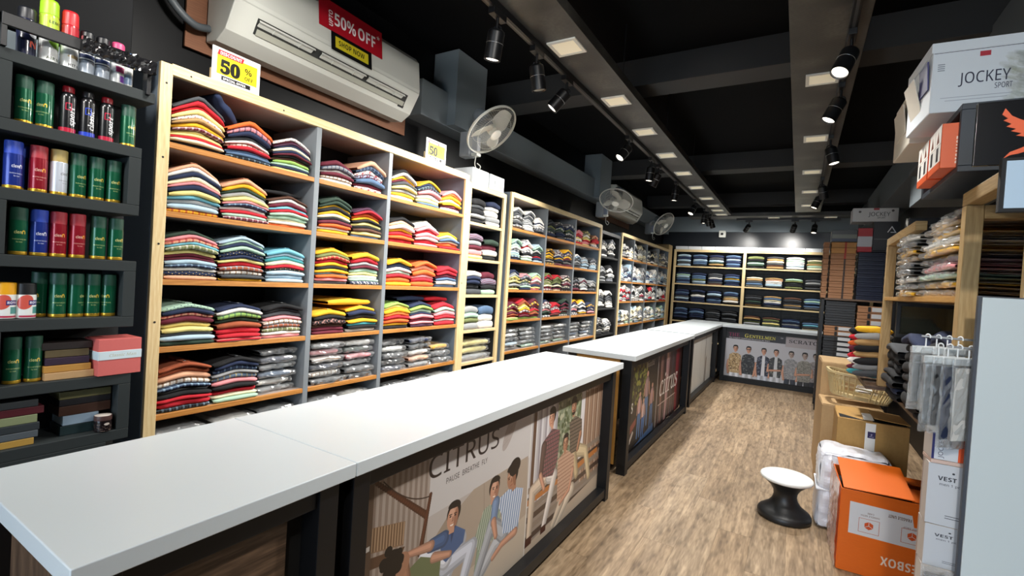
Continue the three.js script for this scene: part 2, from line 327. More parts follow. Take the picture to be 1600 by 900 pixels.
const clothBump = dataTex(128, 128, (u, v, x, y) => { const k = 128 + 60 * (vnoise(u * 9, v * 9, 61, 9, 9) - 0.5) + 50 * (hash2(x, y, 62) - 0.5); return [k, k, k]; }, false);
clothBump.repeat.set(1 / 0.09, 1 / 0.09);
const clothMats = new Map(); let patCount = 0;
function cloth(code) {
  if (clothMats.has(code)) return clothMats.get(code);
  const base = hex(PAL[code[0]][0]), lum = base[0] * 0.3 + base[1] * 0.6 + base[2] * 0.1, p = code[1];
  let m;
  if (!p) m = std(new THREE.Color(`rgb(${base.join()})`), 0.92, { bumpMap: clothBump, bumpScale: 0.0012 });
  else {
    const accs = lum > 120 ? [[36, 44, 78], [160, 40, 50], [60, 90, 80], [120, 80, 50]] : [[225, 222, 215], [205, 150, 140], [150, 180, 200], [220, 190, 120]];
    const ac = accs[(patCount++) % 4], s = patCount;
    const t = dataTex(64, 64, (u, v, x, y) => {
      let k = 0;
      if (p === '#') { const a = (x % 32) < 9 ? 0.55 : 0, b = (y % 32) < 9 ? 0.55 : 0; k = a + b * (1 - a * 0.4); if (x % 32 === 20 || y % 32 === 20) k = Math.max(k, 0.6); }
      else if (p === '=') k = (y % 16) < 6 ? 0.9 : 0;
      else if (p === '.') { const dx = (x % 16) - 8, dy = ((y + (Math.floor(x / 16) % 2) * 8) % 16) - 8; k = dx * dx + dy * dy < 8 ? 0.9 : 0; }
      else k = vnoise(u * 9, v * 9, s + 70, 9, 9) > 0.56 ? 0.85 : vnoise(u * 14, v * 14, s + 90, 14, 14) > 0.7 ? 0.5 : 0;
      return mixc(base, ac, Math.min(1, k));
    });
    t.repeat.set(1 / 0.05, 1 / 0.05);
    m = std(0xffffff, 0.92, { map: t, bumpMap: clothBump, bumpScale: 0.0012 });
  }
  clothMats.set(code, m); return m;
}
// folded cloth slab: front fold at x = 0, depth towards -x, width along z, standing on y = 0; the middle is thicker than the sides
// and D0 is how far the middle of the layer below already bulges
function foldGeo(w, d, tc, te, D0, seed, nu = 11, wave = 0.003, wRef = w) {
  const prof = [], A = [90, 62, 30, 0, -30, -62, -90];
  const np = 2 + A.length + 1, pos = [], uv = [], idx = [];
  for (let i = 0; i <= nu; i++) {
    const s = i / nu * 2 - 1, u = Math.sin(s * Math.PI / 2) * 0.35 + s * 0.65;
    const c = 1 - Math.min(1, Math.abs(u * w / wRef)) ** 1.2, e = Math.sqrt(Math.max(0, 1 - Math.abs(u) ** 12));
    const tf = te + (tc - te) * c, yb0 = D0 * c, mid = yb0 + tf / 2, t = tf * (0.55 + 0.45 * e);
    const nz = (vnoise(u * 2.4 + seed * 7.1, seed * 3.3, 5) - 0.5), fx = nz * wave * 4 - (1 - e) * 0.012, fy = -Math.abs(vnoise(u * 3 + seed * 2.7, 9.1 + seed, 6) - 0.5) * wave * 0.6;
    const R = Math.min(t * 0.5, 0.014), zz = u * w / 2;
    const put = (x, y, v) => { pos.push(x, y, zz); uv.push(zz + 1, v + 1); };
    put(-d, mid + t / 2, -d); put(-d * 0.45, mid + t / 2 + fy, -d * 0.45);
    for (const a of A) { const r = a * Math.PI / 180; put(-R + R * Math.cos(r) + fx, mid + t / 2 * Math.sin(r), (90 - a) / 180 * t * 1.4); }
    put(-d, mid - t / 2, t * 1.4 + d);
  }
  for (let i = 0; i < nu; i++) for (let j = 0; j + 1 < np; j++) { const a = i * np + j, b = a + np; idx.push(a, b, a + 1, b, b + 1, a + 1); }
  const g = new THREE.BufferGeometry();
  g.setAttribute('position', new THREE.Float32BufferAttribute(pos, 3)); g.setAttribute('uv', new THREE.Float32BufferAttribute(uv, 2)); g.setIndex(idx);
  g.computeVertexNormals(); return g;
}
const placketGeo = bx(0.2, 0.0016, 0.026, 0.0005), buttonGeo = new THREE.CylinderGeometry(0.005, 0.005, 0.002, 10), hemGeo = bx(0.016, 0.003, 0.13, 0.001);
const codes = (str) => str.trim().split(/\s+/);
const colourName = (c) => (PAT[c[1]] ? PAT[c[1]] + ' ' : '') + PAL[c[0]][1];
const ordTop = ['topmost', 'second from top', 'third from top', 'fourth from top', 'fifth from top', 'sixth from top', 'seventh from top', 'eighth from top', 'ninth from top', 'tenth from top', 'eleventh from top', 'twelfth from top', 'thirteenth from top', 'fourteenth from top', 'fifteenth from top'];
const bulk = [];                       // garments past the three hundred that show largest, joined into one object
let shirtCount = 0;
const M4 = new THREE.Matrix4(), QQ = new THREE.Quaternion(), EE = new THREE.Euler();
// one stack of folded clothes. place: {x, z, y, turn}; list of codes from the top down; H its height at the middle
function stack(place, str, H, w, d, say, o = {}) {
  const list = codes(str), n = list.length, sag = o.sag ?? 0.2, share = list.map(() => rr(0.7, 1.35)), sum = share.reduce((a, b) => a + b, 0);
  let y = place.y, D = 0;
  for (let i = n - 1; i >= 0; i--) {
    const tc = H * share[i] / sum, te = tc * (1 - sag), v = Math.floor(rnd() * 3), jw = w * rr(0.92, 1.0), jx = rr(-0.022, 0.008), jz = 0, jt = rr(-0.0015, 0.0015);
    const geo = foldGeo(jw, d, tc * 0.955, te * 0.955, D, v + rnd(), o.nu, 0.003, w);
    const cs = Math.cos(place.turn || 0), sn = Math.sin(place.turn || 0);
    const px = place.x + cs * jx + sn * jz, pz = place.z - sn * jx + cs * jz;
    if (o.stuff || (o.kind === 'shirt' && shirtCount >= 300)) {
      EE.set(0, (place.turn || 0) + jt, 0); QQ.setFromEuler(EE);
      M4.compose(new THREE.Vector3(px, y, pz), QQ, new THREE.Vector3(1, 1, 1)); bulk.push([geo, M4.clone(), list[i]]);
    } else {
      if (o.kind === 'shirt') shirtCount++;
      const m = solo(o.name || 'folded_shirt', `${colourName(list[i])} ${o.word || 'folded shirt'}, ${ordTop[n - 1 - (n - 1 - i)]}, ${say}`, o.cat || 'shirt', geo, cloth(list[i]), [px, y, pz], [o.roll || 0, (place.turn || 0) + jt, 0], o.group || 'folded shirts on the left wall shelves');
      if (i === 0 && o.topParts) {
        const ty = D + tc * 0.97;
        part(m, 'placket', placketGeo, cloth(list[i]), [-0.112, ty + 0.0006, 0]);
        for (const bxp of [-0.03, -0.1, -0.17]) part(m, 'button', buttonGeo, M.plasticGray, [bxp, ty + 0.002, 0]);
      }
    }
    y += te; D += tc - te;
  }
  return place.y + H;
}
const XF = -2.106, TS = 'near bay', rowWord = ['top shelf', 'second shelf', 'third shelf', 'fourth shelf', 'fifth shelf', 'bottom shelf'];
const rowY = [1.895, 1.63, 1.365, 1.1, 0.835, 0.567];
const stackWord = { 2: ['left stack', 'right stack'], 3: ['left stack', 'middle stack', 'right stack'] };
function bay(zs, w, rows, say) {
  rows.forEach((row, r) => row.forEach((c, i) => { if (c) stack({ x: XF, y: rowY[r] + 0.0008, z: zs[i] }, c[0], c[1], w, 0.3, `${stackWord[zs.length][i]}, ${rowWord[r]}, ${say}`, { kind: 'shirt', topParts: r >= 1 && r <= 4, sag: c[2] }); }));
}
bay([-1.0, -1.21, -1.42], 0.207, [
  [['G r r l w. t y R# l l r e k', 0.212, 0.34], ['o p# n G w w# r b b k#', 0.178, 0.32], ['w. R u n e n R k T f m n l', 0.165, 0.3]],
  [['P w n e p n l c g s y#', 0.208, 0.26], ['P y d g l p n# w r m R#', 0.19, 0.24], ['T w R c r m m e w o', 0.15, 0.22]],
  [['d p P# c v# l R R s n# w n. P', 0.2, 0.16], ['s m n m n. n l r O# w# G y', 0.2, 0.18], ['c s q e r k. s s s', 0.165, 0.18]],
  [['m. n P# R l l G s d', 0.17, 0.14], ['n w f# d O r r r=', 0.165, 0.16], ['k k G p w# O# v# w p', 0.165, 0.15]],
  [['O O P w# n# G k r r k#', 0.195, 0.14], ['k n n# g b# p k r e m', 0.195, 0.14], null],
], 'nearest bay');
bay([-1.685, -1.908], 0.215, [
  [['R g# w R w# w', 0.125, 0.32], ['P n# w* R* b R w*', 0.175, 0.34]],
  [['d d y k y e k R o w y', 0.195, 0.22], ['u r o y k l k T l b', 0.175, 0.22]],
  [['y v r# r y k y c o p G', 0.19, 0.16], ['y r g R m l w m n*', 0.185, 0.16]],
  [['y k k* T R R', 0.13, 0.16], ['y n k y q k w', 0.145, 0.15]],
], 'second bay');
bay([-2.18, -2.415, -2.65], 0.232, [
  [['k w y R G l g y w', 0.19, 0.32], ['y n k# p w l b', 0.17, 0.32], ['p o y w y R w', 0.15, 0.34]],
  [['k P w y r o r', 0.16, 0.26], ['w p r p w r p', 0.165, 0.3], ['y l b e o r', 0.12, 0.3]],
  [['y n w m r o y', 0.17, 0.2], ['o P o p r o', 0.17, 0.22], ['r r R b w b', 0.15, 0.22]],
  [['f l y o r o y k', 0.165, 0.18], ['n f m n p R p u', 0.165, 0.18], ['r m p r w r', 0.16, 0.2]],
], 'third bay');
// loose shirts laid across the tops of stacks
function looseShirt(code, say, pos, rot, w = 0.22, d = 0.26, t = 0.03) {
  const m = solo('folded_shirt', say, 'shirt', foldGeo(w, d, t, t * 0.7, 0, rnd() * 9, 14, 0.008), cloth(code), pos, rot, 'folded shirts on the left wall shelves'); 
  part(m, 'placket', placketGeo, cloth(code), [-0.115, t + 0.0004, 0]);
  return m;
}
looseShirt('n', 'navy shirt with a placket slumping down between two stacks, top shelf, nearest bay', [-2.125, 2.085, -1.105], [-0.75, 0.05, 0], 0.14);
looseShirt('y', 'mustard shirt laid across two stacks on the fourth shelf of the second bay', [-2.125, 1.252, -1.83], [0, 0.08, 0], 0.3, 0.28, 0.035);
looseShirt('r', 'red shirt laid flat at the back right on the fourth shelf, third bay', [-2.19, 1.265, -2.63], [0, -0.1, 0], 0.22);
looseShirt('n', 'navy shirt laid across two stacks on the fourth shelf of the third bay', [-2.17, 1.268, -2.38], [0, 0.1, 0], 0.3);
looseShirt('k', 'black shirt laid on the right stack of the second shelf, nearest bay', [-2.16, 1.783, -1.41], [0, -0.06, 0], 0.2, 0.26, 0.02);

// thick sweatshirts in the narrow unit
const SW = { name: 'folded_sweatshirt', word: 'thick folded sweatshirt', cat: 'sweatshirt', group: 'sweatshirts in the narrow pine unit', sag: 0.1, nu: 9 };
[[['k G k g k', 0.19], ['n w w g w', 0.2]], [['R= g R p l', 0.195], ['d R w k', 0.17]], [['w n n k G', 0.185], ['R R= k m', 0.185]], [['g m v g', 0.185], ['b w w', 0.185]]].forEach((row, r) => row.forEach((c, i) => stack({ x: -2.13, y: [1.8625, 1.5905, 1.3155, 1.0455][r], z: [-2.995, -3.215][i] }, c[0], c[1], 0.212, 0.3, `${['left', 'right'][i]} stack, ${rowWord[r]} narrow pine unit`, SW)));

// units further off: same stacks, joined
function farBay(zs, ys, w, x, sets, H, layers) {
  ys.forEach((y, r) => zs.forEach((z, i) => { const set = sets[r % sets.length]; let s = ''; const n = layers + Math.floor(rr(-1, 2)); for (let k = 0; k < n; k++) s += pick(set.split('')) + (rnd() < 0.25 ? pick(['#', '=', '*']) : '') + ' '; stack({ x, y: y + 0.0005, z }, s, H * rr(0.8, 1.06), w, 0.28, '', { stuff: true, sag: 0.24, nu: 8 }); }));
}
const CY = [1.89, 1.622, 1.362, 1.097];
farBay([-3.57, -3.775, -3.975], CY, 0.198, XF, ['wgnGw', 'snwrkwm', 'mwlgpn', 'lfyRrO'], 0.185, 9);
farBay([-4.225, -4.445, -4.662], CY, 0.212, XF, ['nkGdv', 'ykRnw', 'rykveR', 'nRrpwd'], 0.18, 9);
farBay([-4.917, -5.135, -5.4], CY, 0.21, XF, ['prwlP', 'wgGs', 'wgRk', 'wynGp'], 0.165, 8);
farBay([-5.78, -6.1], [1.815, 1.5, 1.157, 0.815], 0.25, -2.13, ['wgk', 'wkg', 'wGk', 'wgk'], 0.235, 8);
for (const [a, b] of [[-6.42, -6.93], [-6.97, -7.64], [-7.68, -8.38], [-8.42, -9.1]]) farBay([0, 1, 2].map((k) => a + (b - a) * (k + 0.5) / 3), [1.85, 1.522, 1.24, 0.91], Math.abs(b - a) / 3 * 0.94, XF, ['wgewkG', 'wswgnw', 'wgwrkw', 'wmgsew'], 0.24, 8);
{
  // one mesh with one colour per garment
  const gs = bulk.map(([g, m, code]) => {
    const q = g.clone().applyMatrix4(m); const n = q.attributes.position.count, c = new THREE.Color(`rgb(${hex(PAL[code[0]][0]).join()})`), col = new Float32Array(n * 3);
    const alt = code[1] ? new THREE.Color(c.r > 0.25 ? 0.05 : 0.6, c.r > 0.25 ? 0.06 : 0.58, c.r > 0.25 ? 0.1 : 0.55) : null;
    const np = 10;
    for (let i = 0; i < n; i++) { const k = alt && (Math.floor(i / np) % 2) ? alt : c; col[i * 3] = k.r; col[i * 3 + 1] = k.g; col[i * 3 + 2] = k.b; }
    q.setAttribute('color', new THREE.BufferAttribute(col, 3)); return q;
  });
  const m = part(scene, 'folded_shirt_mass', mergeGeometries(gs), std(0xffffff, 0.92, { vertexColors: true, bumpMap: clothBump, bumpScale: 0.0012 }));
  tag(m, 'hundreds of smaller folded shirts in tidy stacks on the farther left wall shelves', 'shirts', null, 'stuff');
}

// jeans and trousers on the end wall unit
const TR = (w) => ({ name: 'folded_jeans', word: w, cat: 'jeans', group: 'folded trousers on the end wall unit', sag: 0.08, nu: 7 });
const EY = [1.925, 1.585, 1.235, 0.862];
[
  ['s n s G s', 'b n s b b k', 'n G s d t k', 'b n s n b n'], ['n m s b n b', 'n b b v s b', 'G G w n G T', 'n b y b n n'], ['n b n G s n', 'n k w n n n', 'n s k n b n', 'b n e t w k'], ['b n b n n k', 'n b n n k n', 'k G G k G k', 'k G k G k G'],
].forEach((row, r) => row.forEach((c, i) => stack({ x: -1.95 + i * 0.292, y: EY[r] + 0.0005, z: -9.72, turn: -Math.PI / 2 }, c, [0.235, 0.225, 0.245, 0.26][r], 0.265, 0.27, `${['first', 'second', 'third', 'fourth'][i]} stack, ${rowWord[r]}, left of end wall unit`, TR('folded jeans'))));
[
  ['v k d m d G', 'G t e G T t', 'w m w w s w', 'k e v t m e'], ['e t G b w', 't P w w s G', 'm v G k v', 'G g k G'], ['k G k d k t', 't b e w n G', 'T G k G t G', 'b m b n b G'], ['T t G v g s', 'T v G l m k', 'n b n g n m', 'k b c G e w'],
].forEach((row, r) => row.forEach((c, i) => stack({ x: -0.7 + i * 0.31, y: EY[r] + 0.012, z: -9.73, turn: -Math.PI / 2 }, c, [0.22, 0.18, 0.2, 0.19][r], 0.28, 0.27, `${['first', 'second', 'third', 'fourth'][i]} stack, ${rowWord[r]}, right of end wall unit`, { ...TR('folded trousers'), name: 'folded_trousers', cat: 'trousers', roll: 0 })));

// ------------------------------------------------------------------ counters
function stroke(c, pts, w0, w1, color) {   // tapered stroke
  c.fillStyle = color; const n = pts.length - 1;
  for (let i = 0; i < n; i++) { const [x0, y0] = pts[i], [x1, y1] = pts[i + 1]; const m = 24; for (let k = 0; k <= m; k++) { const t = k / m, r = (w0 + (w1 - w0) * (i + t) / n) / 2; c.beginPath(); c.arc(x0 + (x1 - x0) * t, y0 + (y1 - y0) * t, r, 0, 7); c.fill(); } }
}
const tint = (h, k) => { const q = hex(h.slice(1)).map((v) => Math.max(0, Math.min(255, v * k)) | 0); return `rgb(${q.join()})`; };
const limb = (c, pts, w0, w1, color) => { stroke(c, pts, w0 * 1.04, w1 * 1.04, tint(color, 0.78)); stroke(c, pts.map(([x, y]) => [x - w0 * 0.08, y - w0 * 0.04]), w0 * 0.78, w1 * 0.78, tint(color, 0.93)); stroke(c, pts.map(([x, y]) => [x - w0 * 0.14, y - w0 * 0.08]), w0 * 0.42, w1 * 0.42, tint(color, 1.06)); };
function poly(c, pts, color) { c.fillStyle = color; c.beginPath(); pts.forEach((p, i) => i ? c.lineTo(...p) : c.moveTo(...p)); c.closePath(); c.fill(); }
function clipPoly(c, pts, draw) { c.save(); c.beginPath(); pts.forEach((p, i) => i ? c.lineTo(...p) : c.moveTo(...p)); c.closePath(); c.clip(); draw(); c.restore(); }
function stripes(c, x0, y0, x1, y1, step, w, color, slant = 0) { c.strokeStyle = color; c.lineWidth = w; for (let x = x0 - 200; x < x1 + 200; x += step) { c.beginPath(); c.moveTo(x, y0); c.lineTo(x + slant, y1); c.stroke(); } }
function checks(c, x0, y0, x1, y1, step, w, a, b) { stripes(c, x0, y0, x1, y1, step, w, a); c.strokeStyle = b; c.lineWidth = w; for (let y = y0; y < y1; y += step) { c.beginPath(); c.moveTo(x0, y); c.lineTo(x1, y + 6); c.stroke(); } }
function face(c, x, y, r, skin, o = {}) {   // printed head: skin, hair, brows, eyes, nose, mouth, beard
  c.save(); c.translate(x, y); c.rotate(o.tilt || 0); c.scale(r / 40, r / 40);
  c.fillStyle = skin; c.fillRect(-14, 18, 28, 42);
  c.fillStyle = '#1c1715'; c.beginPath(); c.ellipse(0, -10, 37, 42, 0, 0, 7); c.fill();
  c.fillStyle = skin; c.beginPath(); c.ellipse(o.turn || 0, 6, 30, 42, 0, 0, 7); c.fill();
  c.fillStyle = '#1c1715'; c.beginPath(); c.ellipse((o.turn || 0) * 0.4, -32, 34, 20, 0, Math.PI, 0); c.fill(); c.fillRect(-33, -34, 66, o.cap ? 18 : 8);
  if (o.beard) { c.fillStyle = 'rgba(25,20,18,0.85)'; c.beginPath(); c.ellipse(o.turn || 0, 32, 24, 18, 0, 0, Math.PI); c.fill(); c.fillRect((o.turn || 0) - 14, 22, 28, 5); }
  const t = (o.turn || 0) * 1.3;
  c.fillStyle = 'rgba(70,30,15,0.28)'; c.beginPath(); c.ellipse((o.turn || 0) + 20, 10, 13, 36, 0, 0, 7); c.fill(); c.fillStyle = 'rgba(255,225,200,0.22)'; c.beginPath(); c.ellipse((o.turn || 0) - 8, -10, 14, 18, 0, 0, 7); c.fill();
  c.fillStyle = '#241a16'; for (const sx of [-13, 13]) { c.fillRect(t + sx - 8, -8, 16, 3); c.beginPath(); c.ellipse(t + sx, 0, 5, 3, 0, 0, 7); c.fill(); }
  c.strokeStyle = 'rgba(90,50,35,0.7)'; c.lineWidth = 3; c.beginPath(); c.moveTo(t, 2); c.lineTo(t + 4, 16); c.lineTo(t - 3, 18); c.stroke();
  c.fillStyle = o.smile ? '#efe6df' : '#8d4a40'; c.beginPath(); c.ellipse(t, 29, 10, o.smile ? 5 : 3, 0, 0, Math.PI); c.fill();
  if (o.glasses) { c.fillStyle = '#111'; c.fillRect(t - 24, -7, 21, 13); c.fillRect(t + 3, -7, 21, 13); c.fillRect(t - 4, -5, 8, 3); }
  c.restore();
}
const SKIN = '#c4937a', SKIN2 = '#a87a60';
const posterA = canvasTex(1024, 770, (c, W, H) => {
  const p = (u, v) => [u * W, v * H], P = (...a) => a.map(([u, v]) => p(u, v));
  c.fillStyle = '#b9b1ac'; c.fillRect(0, 0, W, H);
  c.fillStyle = '#c6c2c1'; c.fillRect(280, 0, W, 270);
  c.fillStyle = '#8d7d72'; c.fillRect(0, 0, 285, H); for (let x = 20; x < 285; x += 26) { c.fillStyle = x % 52 ? '#a79a90' : '#7b6c62'; c.fillRect(x, 0, 13, H); }
  poly(c, P([0.36, 0.45], [0.55, 0.345], [0.98, 0.335], [1, 0.9], [0.3, 0.9]), '#a99a8b'); poly(c, P([0.3, 0.5], [0.4, 0.4], [0.42, 0.62], [0.3, 0.7]), '#9c8c7c');
  c.strokeStyle = '#8e7f72'; c.lineWidth = 3; c.beginPath(); c.moveTo(...p(0.62, 0.345)); c.lineTo(...p(0.64, 0.6)); c.stroke();
  poly(c, P([0, 0.86], [1, 0.72], [1, 1], [0, 1]), '#b9ac9c');
  limb(c, P([0.035, 0.065], [0.274, 0.331]), 16, 26, '#5a3523'); limb(c, P([0.293, 0.244], [0.255, 0.5]), 16, 24, '#5f3826'); c.strokeStyle = '#3a2a22'; c.lineWidth = 4; c.beginPath(); c.moveTo(...p(0.07, 0.08)); c.quadraticCurveTo(...p(0.18, 0.24), ...p(0.29, 0.25)); c.stroke();
  poly(c, P([0.02, 0.25], [0.175, 0.304], [0.173, 0.41], [0.019, 0.355]), '#8b6f55'); for (let k = 0; k < 26; k++) { c.strokeStyle = k % 2 ? '#b79a7c' : '#694f3a'; c.lineWidth = 3; c.beginPath(); c.moveTo(...p(0.02 + k * 0.006, 0.252 + k * 0.0021)); c.lineTo(...p(0.019 + k * 0.006, 0.35 + k * 0.0021)); c.stroke(); }
  poly(c, P([0, 0.37], [0.18, 0.42], [0.16, 0.46], [0, 0.42]), '#5b412f');
  // leaf behind the lettering, lettering
  c.fillStyle = '#aaa09c'; c.beginPath(); c.ellipse(0.80 * W, 0.11 * H, 34, 96, 0.55, 0, 7); c.fill(); c.strokeStyle = '#968b87'; c.lineWidth = 2; for (let k = 0; k < 7; k++) { c.beginPath(); c.moveTo((0.745 + k * 0.018) * W, (0.19 - k * 0.03) * H); c.lineTo((0.79 + k * 0.014) * W, (0.16 - k * 0.028) * H); c.stroke(); }
  c.fillStyle = '#2b2221'; c.font = '118px sans-serif'; c.save(); c.translate(0.268 * W, 0.172 * H); c.scale(1.2, 1.0); c.fillText('CITRUS', 0, 0); c.restore();
  c.font = '30px sans-serif'; c.fillText('PAUSE  BREATHE  FLY', 0.372 * W, 0.233 * H, 0.262 * W);
  // man in striped shirt and his neighbour on the right
  limb(c, P([0.67, 0.56], [0.63, 0.7], [0.61, 0.82]), 80, 46, '#8a9a86'); poly(c, P([0.63, 0.5], [0.74, 0.48], [0.78, 0.7], [0.62, 0.74], [0.57, 0.64]), '#84937f');
  clipPoly(c, P([0.63, 0.5], [0.74, 0.48], [0.78, 0.7], [0.62, 0.74], [0.57, 0.64]), () => stripes(c, 500, 350, 820, 600, 16, 3, '#dfe0d4', -60));
  face(c, 0.70 * W, 0.415 * H, 44, SKIN, { tilt: 0.12, smile: true, turn: 4 });
  limb(c, P([0.88, 0.75], [0.74, 0.755], [0.62, 0.88]), 96, 52, '#b8bcc2'); limb(c, P([0.8, 0.73], [0.7, 0.62], [0.6, 0.87]), 86, 50, '#a9aeb5');
  const s4 = P([0.72, 0.5], [0.84, 0.47], [0.95, 0.53], [0.93, 0.72], [0.91, 0.78], [0.79, 0.73], [0.77, 0.6]);
  poly(c, s4, '#7e95b8'); clipPoly(c, s4, () => stripes(c, 700, 340, 1000, 620, 20, 8, '#dfe5ee', -40));
  limb(c, P([0.72, 0.51], [0.71, 0.61]), 62, 46, '#7890b4'); limb(c, P([0.71, 0.61], [0.735, 0.71]), 40, 28, SKIN); limb(c, P([0.9, 0.78], [0.79, 0.79], [0.72, 0.83]), 42, 26, SKIN);
  face(c, 0.852 * W, 0.405 * H, 50, SKIN2, { tilt: -0.2, turn: -12 }); c.fillStyle = '#191412'; c.beginPath(); c.ellipse(0.862 * W, 0.355 * H, 50, 40, -0.25, 0, 7); c.fill();
  // man in denim shirt
  limb(c, P([0.42, 0.63], [0.48, 0.58], [0.39, 0.75]), 92, 60, '#d5d9e4'); limb(c, P([0.4, 0.66], [0.56, 0.66], [0.5, 0.86]), 84, 56, '#c9cedb'); limb(c, P([0.4, 0.63], [0.28, 0.53], [0.24, 0.66]), 70, 50, '#dde0e9');
  poly(c, P([0.36, 0.5], [0.44, 0.475], [0.51, 0.54], [0.5, 0.6], [0.4, 0.64], [0.37, 0.6]), '#48618c'); limb(c, P([0.38, 0.51], [0.31, 0.5]), 62, 50, '#4b6590'); limb(c, P([0.31, 0.5], [0.2, 0.47]), 40, 24, SKIN); poly(c, P([0.415, 0.485], [0.445, 0.485], [0.425, 0.56]), '#34466a');
  face(c, 0.43 * W, 0.42 * H, 45, SKIN, { tilt: 0.12, smile: true, turn: -3 });
  // man lying in the corner
  poly(c, P([0.16, 0.56], [0.26, 0.52], [0.37, 0.6], [0.36, 0.86], [0.15, 0.86]), '#6d7552'); limb(c, P([0.33, 0.57], [0.42, 0.61]), 40, 26, SKIN); limb(c, P([0.2, 0.62], [0.19, 0.5]), 44, 26, SKIN2);
  c.fillStyle = SKIN2; c.beginPath(); c.ellipse(0.165 * W, 0.5 * H, 40, 46, 0.5, 0, 7); c.fill(); c.fillStyle = '#17120f'; for (let k = 0; k < 40; k++) { const a = hash2(k, 1, 3) * 6.28, q = hash2(k, 2, 3) * 48; c.beginPath(); c.arc(0.125 * W + Math.cos(a) * q, 0.46 * H + Math.sin(a) * q * 1.1, 17, 0, 7); c.fill(); }
  c.fillStyle = '#dcdad6'; c.fillRect(W - 7, 0, 7, H); c.fillStyle = '#5d4a3c'; c.fillRect(0, 0, 36, H); c.fillStyle = '#cfcac4'; c.fillRect(6, 250, 24, 16); c.fillRect(6, 480, 24, 16);
});
const posterB = canvasTex(1024, 770, (c, W, H) => {
  const p = (u, v) => [u * W, v * H], P = (...a) => a.map(([u, v]) => p(u, v));
  c.fillStyle = '#8f8378'; c.fillRect(0, 0, W, H);
  c.fillStyle = '#77806a'; c.fillRect(280, 0, 420, 420); for (let k = 0; k < 260; k++) { c.fillStyle = pickc(k, ['#5f6b4b', '#8d9478', '#a8a890', '#4b5539']); c.beginPath(); c.arc(280 + hash2(k, 4, 1) * 400, hash2(k, 5, 1) * 400, 6 + 12 * hash2(k, 6, 1), 0, 7); c.fill(); }
  function pickc(k, a) { return a[Math.floor(hash2(k, 9, 2) * a.length)]; }
  for (let x = 0; x < 290; x += 22) { c.fillStyle = ['#b7b3b5', '#9a949a', '#cfcdd0'][(x / 22) % 3]; c.fillRect(x, 0, 22, 560); }
  c.fillStyle = '#5f4636'; c.fillRect(18, 0, 34, 560);
  for (let x = 690; x < 1024; x += 20) { c.fillStyle = ['#9a7f6b', '#7c604d', '#b6a08e', '#8b705c'][(x / 20 | 0) % 4]; c.fillRect(x, 0, 20, 640); }
  c.fillStyle = '#cfcccf'; c.fillRect(650, 0, 60, 520);
  for (let k = 0; k < 7; k++) poly(c, P([0, 0.56 + k * 0.065], [1, 0.53 + k * 0.07], [1, 0.57 + k * 0.07], [0, 0.6 + k * 0.065]), k % 2 ? '#4d3d33' : '#87796c');
  poly(c, P([0, 0.64], [0.42, 0.64], [0.42, 0.68], [0, 0.68]), '#b0713a'); poly(c, P([0.6, 0.64], [0.96, 0.62], [0.96, 0.66], [0.6, 0.69]), '#b0713a');
  poly(c, P([0, 0.95], [1, 0.87], [1, 1], [0, 1]), '#b5a491');
  const plaid = (pts, base, a, b) => { poly(c, pts, base); clipPoly(c, pts, () => checks(c, 0, 0, W, H, 22, 6, a, b)); };
  // standing at the back right
  limb(c, P([0.6, 0.52], [0.75, 0.58], [0.83, 0.82]), 88, 54, '#c7b491'); limb(c, P([0.55, 0.52], [0.62, 0.72]), 84, 60, '#b9a684');
  plaid(P([0.47, 0.27], [0.55, 0.235], [0.655, 0.29], [0.67, 0.42], [0.63, 0.53], [0.5, 0.52]), '#5c5046', 'rgba(180,165,140,0.55)', 'rgba(40,34,30,0.7)'); limb(c, P([0.645, 0.4], [0.61, 0.52]), 38, 28, SKIN2);
  face(c, 0.52 * W, 0.15 * H, 44, SKIN2, { beard: true, cap: true });
  // sitting on the left
  limb(c, P([0.22, 0.56], [0.05, 0.6], [0.04, 0.92]), 92, 52, '#cbb9a6'); limb(c, P([0.24, 0.57], [0.3, 0.6], [0.2, 0.93]), 92, 50, '#d8d0ca'); c.fillStyle = '#4a2a1e'; c.fillRect(0.0 * W, 0.9 * H, 70, 44); c.fillRect(0.17 * W, 0.91 * H, 62, 38);
  plaid(P([0.14, 0.3], [0.24, 0.24], [0.34, 0.28], [0.33, 0.5], [0.28, 0.59], [0.14, 0.55]), '#6d4248', 'rgba(190,160,150,0.5)', 'rgba(40,55,50,0.6)'); limb(c, P([0.15, 0.34], [0.13, 0.52]), 62, 46, '#5f4a44'); limb(c, P([0.13, 0.53], [0.18, 0.64]), 36, 30, SKIN);
  face(c, 0.235 * W, 0.155 * H, 44, SKIN, { turn: -11, cap: true });
  // sitting in front
  limb(c, P([0.46, 0.8], [0.56, 0.81], [0.36, 0.99]), 96, 56, '#d6c7b4'); limb(c, P([0.42, 0.84], [0.32, 0.97]), 84, 50, '#c9b9a6');
  plaid(P([0.335, 0.5], [0.44, 0.46], [0.57, 0.55], [0.57, 0.72], [0.5, 0.83], [0.36, 0.82]), '#b58f77', 'rgba(225,210,190,0.6)', 'rgba(110,60,45,0.45)'); limb(c, P([0.56, 0.66], [0.52, 0.8], [0.4, 0.85]), 38, 28, SKIN);
  face(c, 0.43 * W, 0.405 * H, 44, SKIN2, {}); c.fillStyle = '#ddd7d5'; c.font = '62px sans-serif'; c.fillText('CITRUS', 0.70 * W, 0.085 * H, 0.24 * W);
});
